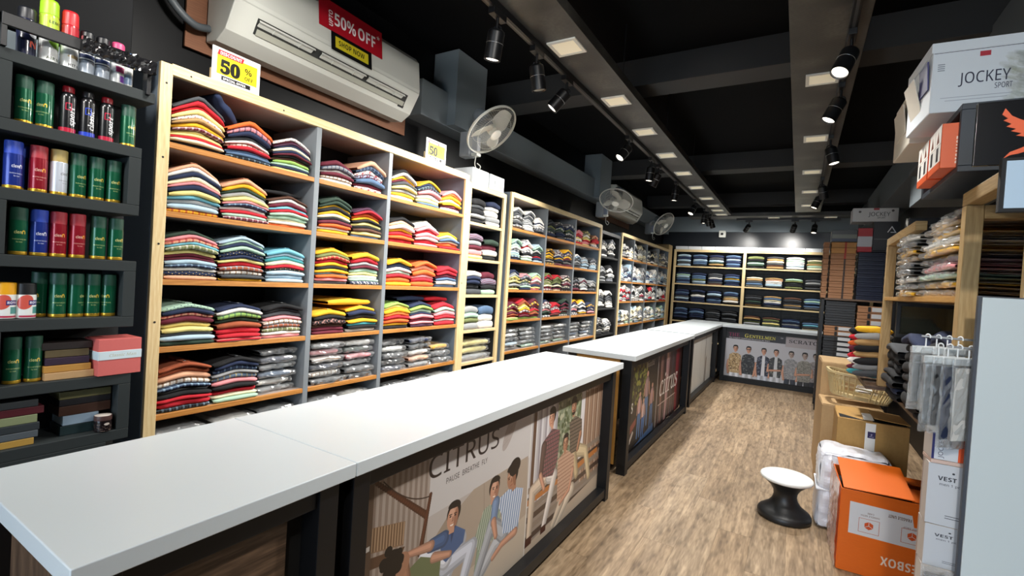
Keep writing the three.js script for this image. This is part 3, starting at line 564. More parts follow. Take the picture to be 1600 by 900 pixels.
const posterC = canvasTex(1024, 400, (c, W, H) => {
  c.fillStyle = '#2c2622'; c.fillRect(0, 0, W, H);
  for (let k = 0; k < 420; k++) { const u = hash2(k, 1, 7), v = hash2(k, 2, 7); c.fillStyle = ['#3d4327', '#6f7434', '#8c8a3e', '#2a2b1c', '#4a3c2e'][Math.floor(hash2(k, 3, 7) * 5)]; c.beginPath(); c.arc(10 + u * 330, v * 210, 3 + 11 * hash2(k, 4, 7), 0, 7); c.fill(); }
  c.fillStyle = '#c7c4c0'; c.beginPath(); c.arc(26, 60, 18, 0, 7); c.fill();
  const g = (x, y, h, top, low) => { c.fillStyle = '#30201a'; c.beginPath(); c.arc(x, y - 4, h * 0.075, 0, 7); c.fill(); c.fillStyle = '#c99a86'; c.beginPath(); c.arc(x, y + 3, h * 0.06, 0, 7); c.fill(); limb(c, [[x, y + h * 0.18], [x, y + h * 0.45]], h * 0.24, h * 0.18, top); limb(c, [[x - h * 0.12, y + h * 0.2], [x - h * 0.16, y + h * 0.45]], h * 0.07, h * 0.05, '#c08f7c'); limb(c, [[x + h * 0.12, y + h * 0.2], [x + h * 0.17, y + h * 0.42]], h * 0.07, h * 0.05, '#c08f7c'); limb(c, [[x - h * 0.05, y + h * 0.5], [x - h * 0.08, y + h]], h * 0.11, h * 0.07, low); limb(c, [[x + h * 0.05, y + h * 0.5], [x + h * 0.08, y + h]], h * 0.11, h * 0.07, low); };
  g(330, 90, 250, '#a98a8a', '#5a7fae'); g(230, 170, 200, '#c7a2a0', '#4f78ab'); g(420, 160, 210, '#b89292', '#466ea0'); g(290, 210, 180, '#d2b3ae', '#3f6ca8');
  poly(c, [[0, 330], [190, 270], [190, 300], [0, 375]], '#8a4a3e'); poly(c, [[180, 400], [470, 360], [470, 400]], '#48658f'); poly(c, [[60, 400], [150, 320], [165, 330], [90, 400]], '#c2b7b0');
  c.fillStyle = '#e6e2df'; c.font = 'bold 62px serif'; c.fillText('TRUS', 18, 236, 120); c.font = 'italic 34px serif'; c.fillText('Beautiful', 300, 60, 130);
  c.fillStyle = '#e0dbd8'; c.fillRect(505, 0, 6, H);
  c.fillStyle = '#31211f'; c.fillRect(511, 0, 513, H); for (let k = 0; k < 13; k++) { c.fillStyle = ['#4b302c', '#231b19', '#5d3a35', '#3d2a2a'][k % 4]; c.fillRect(515 + k * 40, 0, 22, H); }
  limb(c, [[700, 40], [700, 300], [690, 400]], 80, 34, '#b98f92'); limb(c, [[690, 30], [700, 60]], 36, 36, '#d3b2a4'); limb(c, [[920, 30], [915, 250], [930, 400]], 96, 60, '#7d2430'); limb(c, [[580, 60], [590, 380]], 54, 30, '#8b6660'); limb(c, [[810, 50], [800, 390]], 44, 30, '#53434a');
  c.fillStyle = '#efe9e6'; c.font = 'italic 150px serif'; c.fillText('citrus', 545, 250, 380); c.fillStyle = '#cbb9b3'; c.fillRect(540, 290, 360, 5); for (let k = 0; k < 8; k++) c.fillRect(560 + k * 44, 290, 4, 100);
});
const posterD = canvasTex(1024, 380, (c, W, H) => {
  c.fillStyle = '#c9c7c1'; c.fillRect(0, 0, W, H); for (let k = 0; k < 30; k++) { c.strokeStyle = ['#b6b3ac', '#d8d6d1', '#a9a59d'][k % 3]; c.lineWidth = 3; c.beginPath(); const x = hash2(k, 1, 5) * W; c.moveTo(x, 0); c.bezierCurveTo(x + 60 * hash2(k, 2, 5), 120, x - 80, 250, x + 120 * hash2(k, 3, 5), H); c.stroke(); }
  c.fillStyle = '#3a3533'; c.font = 'bold 54px sans-serif'; c.fillText('S', 120, 130); c.fillText('e', 122, 190); c.fillStyle = '#4a3c36'; c.fillRect(720, 0, 16, H); poly(c, [[760, 200], [800, 180], [780, 380], [750, 380]], '#6b5a50');
});
const posterE = canvasTex(1024, 588, (c, W, H) => {
  const p = (u, v) => [u * W, v * H];
  c.fillStyle = '#b9bac2'; c.fillRect(0, 0, W, H); c.fillStyle = '#aaa3a8'; c.fillRect(680, 0, 344, 130);
  const man = (u, s, shirt, under, pants, o = {}) => {
    const x = u * W, y = 0.36 * H, k = 1.02 * s; const jean = pants;
    limb(c, [[x - 30 * k, y + 300 * k], [x - 36 * k, H + 30]], 58 * k, 54 * k, jean); limb(c, [[x + 30 * k, y + 300 * k], [x + 38 * k, H + 30]], 58 * k, 54 * k, jean);
    const t = [[x - 68 * k, y + 92 * k], [x - 30 * k, y + 66 * k], [x + 30 * k, y + 66 * k], [x + 68 * k, y + 92 * k], [x + 78 * k, y + 190 * k], [x + 60 * k, y + 320 * k], [x - 60 * k, y + 320 * k], [x - 78 * k, y + 190 * k]];
    limb(c, [[x - 72 * k, y + 170 * k], [x - 84 * k, y + 250 * k], [x - (o.cross ? 10 : 70) * k, y + (o.cross ? 245 : 330) * k]], 34 * k, 24 * k, SKIN); limb(c, [[x + 72 * k, y + 170 * k], [x + 84 * k, y + 250 * k], [x + (o.cross ? 10 : 70) * k, y + (o.cross ? 235 : 330) * k]], 34 * k, 24 * k, SKIN);
    poly(c, t, shirt[0]); clipPoly(c, t, () => { for (let i = 0; i < 110; i++) { c.fillStyle = shirt[1 + i % (shirt.length - 1)]; c.beginPath(); c.ellipse(x + (hash2(i, 1, u * 99 | 0) - 0.5) * 170 * k, y + (60 + hash2(i, 2, u * 99 | 0) * 270) * k, 12 * k, 4.5 * k, hash2(i, 3, 1) * 6, 0, 7); c.fill(); } if (under) poly(c, [[x - 14 * k, y + 60 * k], [x + 18 * k, y + 60 * k], [x + 22 * k, y + 330 * k], [x - 20 * k, y + 330 * k]], under); });
    if (o.cross) limb(c, [[x - 60 * k, y + 240 * k], [x + 55 * k, y + 226 * k]], 26 * k, 22 * k, SKIN);
    face(c, x, y + 5, 33 * k, o.grey ? '#a5948c' : SKIN, o);
  };
  man(0.12, 1, ['#b79c74', '#5c4a35', '#8b6f4a', '#d8c6a0'], null, '#d9dbe2'); man(0.27, 1, ['#2d3137', '#6c706c', '#1b1d22', '#4a5157'], null, '#cfd2da', { glasses: true });
  man(0.44, 0.98, ['#2a2f40', '#6d7383', '#171a25'], '#d8dae2', '#c3c9d6'); man(0.575, 0.97, ['#3a3c40', '#757a74', '#1d1f22'], '#c9cdd2', '#cdd0d8', { cross: true });
  man(0.735, 0.97, ['#8f8f93', '#777a7e', '#a5a5a6'], null, '#2e3442', { grey: true }); man(0.985, 0.97, ['#8d8788', '#6b6668', '#a19b9b'], null, '#2b2b31', { grey: true }); man(0.875, 1, ['#87857f', '#6a6a62', '#9c9b93'], null, '#2a2a2e', { grey: true, cross: true });
  c.fillStyle = '#1b1a20'; c.fillRect(0, 0, 682, 96); c.font = 'bold 62px serif'; c.fillStyle = '#8c2350'; c.fillText('THE', 30, 62, 160); c.fillStyle = '#d8cf4c'; c.font = 'bold 66px serif'; c.fillText('G', 216, 64); c.font = 'bold 52px serif'; c.fillText('ENTELMEN', 270, 63, 345); c.fillStyle = '#c9c5c8'; c.font = 'bold 20px serif'; c.fillText('The Complete Multibrand Showroom for Men\'s', 34, 88, 590); c.fillText('TM', 622, 36, 30);
  c.fillStyle = '#2c282c'; c.font = 'bold 58px serif'; c.save(); c.translate(715, 76); c.scale(1.28, 1); c.fillText('SCRATC', 0, 0, 238); c.restore();
});
const printed = (t) => std(0xffffff, 0.38, { map: t });
// counter along the room: top spans z0..z1 and xb..xf; front panels between the legs
function counterRun(label, xb, xf, z0, z1, o) {
  const t = thing('counter', label, 'counter'), H = 0.93;
  const xl = xf - 0.032;
  slab(t, 'top', M.top, xb, xf, H - 0.04, H, z0, z1, 0.003);
  for (const [x0, x1] of [[xb + 0.05, xb + 0.11], [xl - 0.07, xl]]) for (const [a, b] of o.legs) slab(t, 'leg', M.blackMetal, x0, x1, 0.0, H - 0.04, a, b, 0.002);
  slab(t, 'top_rail', M.blackMetal, xl - 0.06, xl - 0.01, H - 0.105, H - 0.041, o.legs[0][0], o.legs[o.legs.length - 1][1], 0.002);
  slab(t, 'bottom_rail', M.blackMetal, xl - 0.06, xl - 0.005, 0.03, 0.085, o.legs[0][0], o.legs[o.legs.length - 1][1], 0.002);
  slab(t, 'back_board', M.blackBoard, xb + 0.06, xb + 0.08, 0.05, H - 0.04, o.legs[0][0], o.legs[o.legs.length - 1][1], 0.001);
  if (o.end) slab(t, 'end_panel', o.end, xb + 0.11, xl - 0.1, 0.06, H - 0.045, o.legs[0][0] - 0.02, o.legs[0][0] - 0.038, 0.001);
  for (const [m, a, b, px] of o.panels) { slab(t, 'front_board', M.blackBoard, px - 0.018, px - 0.001, 0.07, 0.85, a, b, 0.001); const q = part(t, 'front_poster', plane(Math.abs(a - b), 0.765), m, [px, 0.4625, (a + b) / 2], [0, Math.PI / 2, 0]); }
  return t;
}
counterRun('white topped counter nearest the camera with brown woodgrain front', -1.585, -0.99, -0.309, -0.9015, { legs: [[-0.335, -0.395], [-0.815, -0.875]], panels: [], end: M.darkWood }).children.length;
{ const t = scene.children[scene.children.length - 1]; { const g = bx(0.018, 0.74, 0.365, 0.001).clone(), uv = g.attributes.uv; for (let i = 0; i < uv.count; i++) uv.setXY(i, uv.getY(i) + 0.31, uv.getX(i)); part(t, 'front_panel', g, M.darkWood, [-1.081, 0.46, -0.5775]); } slab(t, 'inlay_strip', std(0xb9a58c, 0.4), -1.0725, -1.0705, 0.655, 0.667, -0.395, -0.725, 0); slab(t, 'front_gap', M.blackMatte, -1.11, -1.09, 0.09, 0.83, -0.76, -0.815, 0); }
counterRun('long white topped counter with two glossy fashion posters on its front', -1.585, -0.99, -0.904, -3.205, { legs: [[-0.925, -0.985], [-3.1, -3.16]], panels: [[printed(posterA), -1.03, -2.1, -1.088], [printed(posterB), -2.1, -3.1, -1.088]] });
counterRun('third white topped counter with dark posters and a tan end panel', -1.625, -1.02, -3.586, -6.005, { legs: [[-3.61, -3.68], [-5.9, -5.97]], panels: [[printed(posterC), -3.7, -5.9, -1.13]], end: M.tanPly });
counterRun('fourth white topped counter with pale poster, joining the end counter', -1.625, -1.045, -6.13, -9.25, { legs: [[-6.25, -6.32], [-8.35, -8.42], [-9.1, -9.17]], panels: [[printed(posterD), -6.33, -8.3, -1.145]] });
{
  const t = thing('counter', 'white topped end counter with a poster of men in printed shirts', 'counter');
  slab(t, 'top', M.top, -1.0435, 0.95, 0.89, 0.93, -9.2, -8.6, 0.003);
  for (const x of [-1.04, 0.86]) for (const z of [-8.63, -9.1]) slab(t, 'leg', M.blackMetal, x, x + 0.06, 0, 0.89, z - 0.06, z, 0.002);
  slab(t, 'top_rail', M.blackMetal, -0.98, 0.86, 0.83, 0.889, -8.69, -8.64, 0.002); slab(t, 'bottom_rail', M.blackMetal, -0.98, 0.86, 0.0, 0.08, -8.69, -8.635, 0.002);
  slab(t, 'front_board', M.blackBoard, -0.98, 0.86, 0.08, 0.83, -8.69, -8.665, 0.001);
  part(t, 'front_poster', plane(1.29, 0.74), printed(posterE), [-0.335, 0.46, -8.66]);
}

// ------------------------------------------------------------------ grooming rack on the left
struct('wall_panel_left', bx(0.02, 2.75, 3.2, 0), M.wallPanel, [-2.135, 1.375, 0.84]);
{
  const t = thing('display_rack', 'black stepped display rack of spray cans and gift boxes on the left', 'rack');
  const xf = -1.9, xb = -2.07, zr = -0.728, zl = 0.05, th = 0.034;
  const Y = [1.997, 1.806, 1.616, 1.43, 1.246, 1.056, 0.872];
  Y.forEach((y, i) => { slab(t, 'rack_shelf', M.rackGray, xb, xf, y - th, y, zl, zr + (i === 0 ? -0.03 : i % 2 ? 0 : 0.0), 0.002, i * 0.3); });
  for (const i of [1, 3, 5]) slab(t, 'rack_upright', M.rackGray, xb, xf, Y[i + 1], Y[i] - th, zr, zr + 0.034, 0.002);
  for (const i of [0, 2, 4]) slab(t, 'rack_upright', M.rackGray, xb, xf, Y[i + 1], Y[i] - th, -0.418, -0.384, 0.002);
  slab(t, 'back_panel', M.blackMatte, xb - 0.012, xb, 0.3, 2.0, zl, zr - 0.02, 0);
  slab(t, 'base', M.rackGray, xb, xf, 0, 0.872 - th, zl, zr + 0.06, 0.002);
  slab(t, 'top_back_board', M.wallGray, xb, xb + 0.012, 1.997, 2.095, zl, -0.68, 0.001);
  slab(t, 'rail', M.blackMetal, xf + 0.002, xf + 0.014, 2.052, 2.088, -0.39, -0.74, 0.003);
  slab(t, 'rail_post', M.blackMetal, xf - 0.02, xf + 0.012, 1.997, 2.06, -0.39, -0.402, 0.001);
  slab(t, 'rail_post', M.blackMetal, xf - 0.02, xf + 0.012, 1.985, 2.06, -0.728, -0.74, 0.001);
  const fb = new THREE.BoxGeometry(0.016, 0.042, 0.19, 2, 5, 26), fq = fb.attributes.position; for (let i = 0; i < fq.count; i++) { const x = fq.getX(i), y = fq.getY(i), z = fq.getZ(i); fq.setXYZ(i, x + (vnoise(y * 140, z * 140, 7) - 0.5) * 0.012, y + (vnoise(z * 90, y * 60 + x * 50, 8) - 0.5) * 0.01, z); } const film = fb.toNonIndexed(); film.computeVertexNormals();
  part(t, 'film_wrap', film, phys(0x1a1a1c, 0.12, { clearcoat: 1, clearcoatRoughness: 0.1 }), [xf + 0.0235, 2.07, -0.65]);
}
solo('wall_cabinet', 'plain black wall cabinet above the spray can rack', 'cabinet', bx(0.075, 0.5, 1.1, 0.004), M.wallPanel, [-2.086, 2.385, -0.19]);
// cans: lathe body, gold foot ring, cap; each body colour has its printed label
const canLabel = (base, ink, gold) => canvasTex(512, 256, (c, W, H) => {
  c.fillStyle = base; c.fillRect(0, 0, W, H); c.fillStyle = ink; c.font = 'bold 34px sans-serif';
  for (const x of [62, 318]) { c.fillText('clen', x + 14, 110, 66); c.strokeStyle = gold; c.lineWidth = 9; c.beginPath(); c.arc(x + 97, 98, 12, Math.PI, 0); c.lineTo(x + 109, 112); c.moveTo(x + 85, 98); c.lineTo(x + 85, 112); c.stroke(); c.fillStyle = ink; c.font = '15px sans-serif'; c.fillText('deodorant body spray', x, 160, 130); c.fillText('for men', x + 34, 182); c.font = 'bold 34px sans-serif'; }
});
const CAN = {
  green: ['green', '#0c5438', '#d9d48a', '#e3b93c', 0x1f4a3a], blue: ['blue', '#1c3186', '#e6e6ee', '#dfe2ee', 0x2a47b0], red: ['red', '#8f1626', '#f0c9b6', '#f0a93c', 0xa6323c], white: ['white', '#cfd6e2', '#7d828c', '#9a9a98', 0xb09a5e],
};
const canBody = lathe([[0.0, 0.009], [0.0195, 0.009], [0.0205, 0.0105], [0.0205, 0.098], [0.0195, 0.1]], 28), canRing = lathe([[0.0, 0], [0.0195, 0], [0.0205, 0.0012], [0.0205, 0.0095], [0.0195, 0.0105], [0, 0.0105]], 28), canCap = lathe([[0.0198, 0.1], [0.0198, 0.134], [0.0186, 0.1365], [0.0, 0.137]], 28);
const canProto = {};
for (const k in CAN) { const [, base, ink, gold, cap] = CAN[k]; canProto[k] = [phys(0xffffff, 0.28, { map: canLabel(base, ink, gold), metalness: 0.35, clearcoat: 0.5 }), std(cap, 0.45)]; }
const rackRow = ['second shelf', 'third shelf', 'fourth shelf', 'fifth shelf', 'sixth shelf'], rackY = [1.806, 1.616, 1.43, 1.246, 1.056];
function can(kind, row, z, ord, turn = 0, x = -1.945) {
  const o = thing('spray_can', `${kind} spray can with a ${kind === 'white' ? 'gold' : kind} cap, ${ord} on the rack's ${rackRow[row]}`, 'spray can', [x, rackY[row] + 0.0006, z], turn, 'spray cans on the black rack');
  part(o, 'can_body', canBody, canProto[kind][0]); part(o, 'foot_ring', canRing, M.gold); part(o, 'cap', canCap, canProto[kind][1]);
}
const ordL = ['leftmost', 'second from left', 'third from left', 'fourth from left', 'fifth from left', 'sixth from left', 'seventh from left'];
can('green', 0, -0.453, ordL[0]); can('green', 0, -0.497, ordL[1], 2.6); can('green', 0, -0.702, ordL[5], 0.3);
['blue', 'red', 'white', 'green', 'green', 'green'].forEach((k, i) => can(k, 1, [-0.437, -0.49, -0.535, -0.58, -0.626, -0.67][i], ordL[i + (i ? 0 : 0)], [0.25, 0, 0.6, 0.3, 0.1, 0.1][i]));
can('blue', 1, -0.462, 'half hidden behind', 2, -1.99);
['green', 'blue', 'red', 'red', 'green', 'green'].forEach((k, i) => can(k, 2, [-0.453, -0.497, -0.54, -0.585, -0.637, -0.683][i], ordL[i], [0, 0.1, 0, 0.2, 0, 0.3][i]));
['green', 'green', 'green', 'green'].forEach((k, i) => can(k, 3, [-0.546, -0.588, -0.629, -0.671][i], ordL[i + 3], [0, 0.9, 0, 2.4][i]));
can('green', 3, -0.513, ordL[2], 2.2, -1.975);
can('green', 4, -0.452, ordL[0]); can('green', 4, -0.497, ordL[1]);
function blackCan(z, accent, word, ord) {
  const tx = canvasTex(256, 256, (c, W, H) => { c.fillStyle = '#121316'; c.fillRect(0, 0, W, H); c.fillStyle = accent; c.fillRect(0, 222, W, 34); c.fillStyle = '#d9dadd'; for (const x of [70, 198]) { c.save(); c.translate(x, 210); c.rotate(-Math.PI / 2); c.font = 'italic bold 44px serif'; c.fillText(word === 'blue' ? 'classic' : 'sport', 0, 0, 130); c.restore(); c.strokeStyle = accent; c.lineWidth = 5; c.strokeRect(x - 46, 70, 26, 40); } });
  const o = thing('spray_can', `black spray can with a ${word} base band, ${ord} on the rack's second shelf`, 'spray can', [-1.945, rackY[0] + 0.0006, z], 0.5, 'spray cans on the black rack');
  part(o, 'can_body', lathe([[0, 0], [0.019, 0], [0.02, 0.002], [0.02, 0.108], [0.0175, 0.118], [0.0135, 0.124]], 28), phys(0xffffff, 0.25, { map: tx, clearcoat: 0.6 }));
  part(o, 'cap', lathe([[0.0135, 0.124], [0.0145, 0.125], [0.0145, 0.139], [0.012, 0.143], [0.0, 0.1435]], 24), std(word === 'blue' ? 0x1c1d20 : 0x8a1420, 0.35));
}
blackCan(-0.549, '#b3213c', 'crimson', ordL[2]); blackCan(-0.596, '#2b45b8', 'blue', ordL[3]); blackCan(-0.644, '#b3213c', 'crimson', ordL[4]);
function airCan(z, o) {
  const tx = canvasTex(256, 256, (c, W, H) => { c.fillStyle = '#e8ebea'; c.fillRect(0, 0, W, H); o.draw(c, W, H); });
  const t = thing('air_freshener', o.label, 'spray can', [-1.945, 1.9976, z], o.turn || 0.6, 'tall cans on the top of the rack'); const r = o.r, h = o.h;
  part(t, 'can_body', lathe([[0, 0], [r * 0.95, 0], [r, 0.002], [r, h * 0.72], [r * 0.9, h * 0.76]], 28), phys(0xffffff, 0.3, { map: tx, clearcoat: 0.4 }));
  part(t, 'cap', lathe([[r * 0.9, h * 0.76], [r * 0.96, h * 0.765], [r * 0.93, h * 0.96], [r * 0.8, h], [0, h]], 24), std(o.cap, 0.4));
}
const twice = (f) => { f(20); f(148); };
airCan(-0.452, { r: 0.021, h: 0.14, cap: 0x14161d, label: 'dark navy spray can with orange lettering, leftmost on rack top', draw: (c) => { c.fillStyle = '#171c38'; c.fillRect(0, 0, 256, 256); twice((x) => { c.fillStyle = '#e25b44'; c.font = 'bold 60px sans-serif'; c.fillText('N', x + 20, 190); c.fillStyle = '#c9ccd4'; c.beginPath(); c.arc(x + 44, 100, 22, 0, 7); c.fill(); }); } });
airCan(-0.499, { r: 0.0225, h: 0.185, cap: 0x9ccf25, label: 'tall white and green spray can with a lime cap, on rack top', draw: (c) => { c.fillStyle = '#a9c43a'; c.fillRect(0, 0, 256, 90); c.fillStyle = '#e8ebea'; c.fillRect(0, 70, 256, 190); twice((x) => { c.fillStyle = '#7fb52e'; c.beginPath(); c.ellipse(x + 50, 140, 40, 34, 0.3, 0, 7); c.fill(); c.fillStyle = '#2e3b20'; c.font = 'bold 22px sans-serif'; c.fillText('LEMON', x + 8, 46); c.fillText('AIR MIX', x + 4, 236); }); } });
airCan(-0.546, { r: 0.021, h: 0.175, cap: 0xc3222a, label: 'tall white and red spray can with a red cap, on rack top', draw: (c) => { c.fillStyle = '#a81e2a'; c.fillRect(0, 0, 256, 110); twice((x) => { c.fillStyle = '#b09c74'; c.beginPath(); c.ellipse(x + 46, 180, 44, 10, 0, 0, 7); c.fill(); c.fillStyle = '#333'; c.font = 'bold 22px sans-serif'; c.fillText('HIT BOX', x + 6, 236); }); } });
[-0.588, -0.627].forEach((z, i) => airCan(z, { r: 0.0185, h: 0.135, cap: 0x101217, label: i ? 'slim white spray can with navy bands and black cap, nearer the wood unit' : 'slim white spray can with navy bands and black cap, beside the red capped can', draw: (c) => { c.fillStyle = '#c9d4e2'; c.fillRect(0, 150, 256, 106); c.fillStyle = '#25345f'; c.fillRect(0, 60, 256, 12); c.fillRect(0, 100, 256, 30); c.fillRect(0, 140, 256, 8); } }));
airCan(-0.666, { r: 0.0185, h: 0.135, cap: 0xc0406e, label: 'slim white spray can with pink and purple print and pink cap', draw: (c) => { c.fillStyle = '#b93a72'; c.fillRect(0, 20, 256, 16); twice((x) => { c.fillStyle = '#c23a7a'; c.fillRect(x, 110, 60, 44); c.fillStyle = '#7a3aa8'; c.fillRect(x + 24, 180, 60, 50); }); } });
airCan(-0.695, { r: 0.013, h: 0.115, cap: 0x5a7fae, label: 'thin pale blue spray can, rightmost on top of the rack', draw: (c) => { c.fillStyle = '#9db7d6'; c.fillRect(0, 130, 256, 90); } });
// paint-style cans and gift boxes
[['yellow', 0xe0a018, -0.432], ['black', 0x17181a, -0.474]].forEach(([w, cap, z], i) => {
  const tx = canvasTex(256, 128, (c, W, H) => { c.fillStyle = '#dfe2df'; c.fillRect(0, 0, W, H); for (const x of [10, 138]) { c.fillStyle = '#c9564a'; c.beginPath(); c.ellipse(x + 22, 40, 30, 40, 0.3, 0, 7); c.fill(); c.fillStyle = '#2f2a6b'; c.fillRect(x + 34, 30, 66, 26); c.fillStyle = '#e9e9ee'; c.font = 'bold 18px sans-serif'; c.fillText('ROYALE', x + 37, 49, 60); c.fillStyle = '#4f8f8a'; c.fillRect(x + 50, 66, 44, 36); c.fillStyle = '#b5324e'; c.fillRect(x, 112, 110, 10); } });
  const o = thing('spray_can', `short wide spray can with a ${w} cap and printed white label`, 'spray can', [-1.945, rackY[3] + 0.0006, z], 0.4 + i * 0.2, 'short wide cans on the rack');
  part(o, 'can_body', lathe([[0, 0], [0.0235, 0], [0.0245, 0.002], [0.0245, 0.068], [0.024, 0.069]], 28), phys(0xffffff, 0.3, { map: tx, clearcoat: 0.4 })); part(o, 'cap', lathe([[0.024, 0.069], [0.024, 0.1], [0.0225, 0.103], [0, 0.103]], 28), std(cap, 0.4));
});
const BOXG = 'gift boxes on the black rack';
function giftBox(label, color, w, h, d, pos, turn = 0, lid) { const o = thing('gift_box', label, 'box', pos, turn, BOXG); part(o, 'box_body', bx(d, lid ? h * 0.55 : h, w, 0.0015), std(color, 0.5), [0, (lid ? h * 0.55 : h) / 2, 0]); if (lid) part(o, 'box_lid', bx(d + 0.003, h * 0.45, w + 0.003, 0.0015), std(lid, 0.5), [0, h * 0.775, 0]); return o; }
[['tan gift box, lowest in the pile beside the green cans', 0xb89468, 0.022], ['ochre gift box, second from bottom beside the green cans', 0xb4843c, 0.02], ['plum gift box, middle of the pile beside the green cans', 0x2b1a30, 0.022], ['olive gift box, second from top beside the green cans', 0x55492f, 0.022], ['dark brown gift box, topmost beside the green cans', 0x281f1e, 0.022]].reduce((y, [l, c, h], i) => { giftBox(l, c, [0.118, 0.112, 0.105, 0.104, 0.12][i], h, 0.09, [-1.96 - i * 0.004, y, -0.575 + (i === 0 ? 0 : 0.004)]); return y + h + 0.001; }, 1.0565);
{ const o = giftBox('large coral pink gift box with a pale blue band', 0xc4605c, 0.118, 0.118, 0.1, [-1.945, 1.0565, -0.692], 0.05); part(o, 'band', bx(0.102, 0.028, 0.12, 0.001), std(0xc3d3da, 0.5), [0, 0.065, 0]); const tx = canvasTex(256, 64, (c) => { c.fillStyle = '#c3d3da'; c.fillRect(0, 0, 256, 64); c.fillStyle = '#a9a891'; c.font = 'italic 30px serif'; c.fillText('Classic Man', 56, 42); }); part(o, 'band_print', plane(0.116, 0.026), printed(tx), [0.0515, 0.065, 0], [0, Math.PI / 2, 0]); }
[['ochre gift box, lowest in the pile on the bottom left of the rack', 0xa9853e, 0.02], ['slate gift box, second from bottom on the bottom left of the rack', 0x4d545a, 0.02], ['dark slate gift box with faint lettering, bottom left of the rack', 0x2c3236, 0.022], ['sage green gift box on the bottom left of the rack', 0x7c8462, 0.024], ['oval maroon gift box on the bottom left of the rack', 0x48101a, 0.022], ['charcoal gift box, topmost on the bottom left of the rack', 0x34383a, 0.02]].reduce((y, [l, c, h], i) => { giftBox(l, c, [0.125, 0.13, 0.135, 0.128, 0.14, 0.13][i], h, 0.1, [-1.965, y, -0.437 - [0, 0.006, 0.006, 0.004, 0.012, 0.004][i]]); return y + h + 0.001; }, 0.8725);
[['dark teal gift box, lowest beside the round jar', 0x16292c, 0.03], ['pale blue gift box beside the round jar', 0x8fa3b5, 0.03], ['brown gift box lying above the pale blue one', 0x3d2317, 0.03], ['black gift box under the olive one, bottom right of the rack', 0x15151a, 0.02], ['olive gift box with two small labels, bottom right of the rack', 0x6b6640, 0.024]].reduce((y, [l, c, h], i) => { giftBox(l, c, [0.1, 0.09, 0.13, 0.13, 0.13][i], h, 0.09, [-1.985, y, -0.615 - [0, 0, 0.01, 0.01, 0.01][i]]); return y + h + 0.001; }, 0.8725);
{ const o = thing('jar', 'round dark brown jar with a pale topped lid at the bottom of the rack', 'jar', [-1.918, 0.8725, -0.664]); const tx = canvasTex(256, 128, (c) => { c.fillStyle = '#1c1517'; c.fillRect(0, 0, 256, 128); for (let k = 0; k < 60; k++) { c.strokeStyle = '#6e5f58'; c.lineWidth = 3; c.beginPath(); c.arc(hash2(k, 1, 2) * 256, 30 + hash2(k, 2, 2) * 90, 6, 0, 3.5); c.stroke(); } c.fillStyle = '#bdb3ab'; c.beginPath(); c.arc(70, 40, 14, 0, 7); c.arc(198, 40, 14, 0, 7); c.fill(); });
  part(o, 'jar_body', lathe([[0, 0], [0.021, 0], [0.023, 0.003], [0.023, 0.034], [0.021, 0.037]], 28), phys(0xffffff, 0.2, { map: tx, clearcoat: 0.6 })); part(o, 'jar_lid', lathe([[0.0225, 0.036], [0.0235, 0.037], [0.0235, 0.05], [0.022, 0.052]], 28), std(0x4a3431, 0.4)); part(o, 'lid_top', lathe([[0.022, 0.0515], [0.0, 0.053]], 28), std(0xcfc6bd, 0.4)); }

// ------------------------------------------------------------------ air conditioners, backing boards, signs
const acShape = new THREE.Shape(); [[-2.455, 2.475], [-2.37, 2.465], [-2.30, 2.505], [-2.228, 2.625], [-2.225, 2.65], [-2.245, 2.83], [-2.27, 2.86], [-2.455, 2.87]].forEach((p, i) => i ? acShape.lineTo(...p) : acShape.moveTo(...p));
function airConditioner(label, dz) {
  const t = thing('air_conditioner', label, 'air conditioner', [0, 0, dz]);
  const L = 1.19; const body = new THREE.ExtrudeGeometry(acShape, { depth: L, bevelEnabled: true, bevelSize: 0.004, bevelThickness: 0.006, bevelSegments: 2 });
  part(t, 'body', body, M.plasticWhite, [0, 0, -2.37]);
  const ang = Math.atan2(0.12, 0.072), mid = [-2.262, 2.566];
  const lv = (name, g, m, out, up, z, r = 0) => part(t, name, g, m, [mid[0] + Math.sin(ang) * out + Math.cos(ang) * up, mid[1] - Math.cos(ang) * out + Math.sin(ang) * up, z], [0, 0, ang - Math.PI / 2 + r]);
  lv('air_outlet', bx(0.004, 0.075, 1.0, 0.001), std(0x2a2b29, 0.6), 0.003, -0.004, -1.79);
  lv('outlet_tray', bx(0.008, 0.03, 0.98, 0.002), std(0xa9a99c, 0.5), 0.006, -0.028, -1.79);
  for (const z of [-1.44, -1.78, -2.1]) { const q = lv('louver', bx(0.006, 0.032, 0.29, 0.003), M.plasticWhite, 0.014, 0.012, z, -0.5); part(q, 'louver_rim', bx(0.012, 0.005, 0.3, 0.002), M.plasticWhite, [0.004, 0.017, 0]); for (const s of [-0.07, 0.07]) part(q, 'louver_pin', bx(0.006, 0.03, 0.004, 0.001), M.plasticWhite, [0.005, 0, s]); }
  for (const [y, z0] of [[2.735, -2.22], [2.685, -2.25]]) slab(t, 'panel_groove', M.black, -2.236 + (2.735 - y) * 0.1, -2.2315 + (2.735 - y) * 0.1, y - 0.002, y + 0.002, z0, -2.372, 0);
  slab(t, 'lower_edge', std(0xbfc0b8, 0.45), -2.229, -2.2215, 2.626, 2.632, -1.19, -2.365, 0.001);
  part(t, 'display', bx(0.003, 0.018, 0.05, 0.001), std(0x33363a, 0.3), [-2.284, 2.525, -2.27], [0, 0, ang - Math.PI / 2]);
  return t;
}
airConditioner('white split air conditioner with a red sale sticker, nearest the camera', 0);
airConditioner('white split air conditioner partly hidden behind the middle wall fan', -5.27);
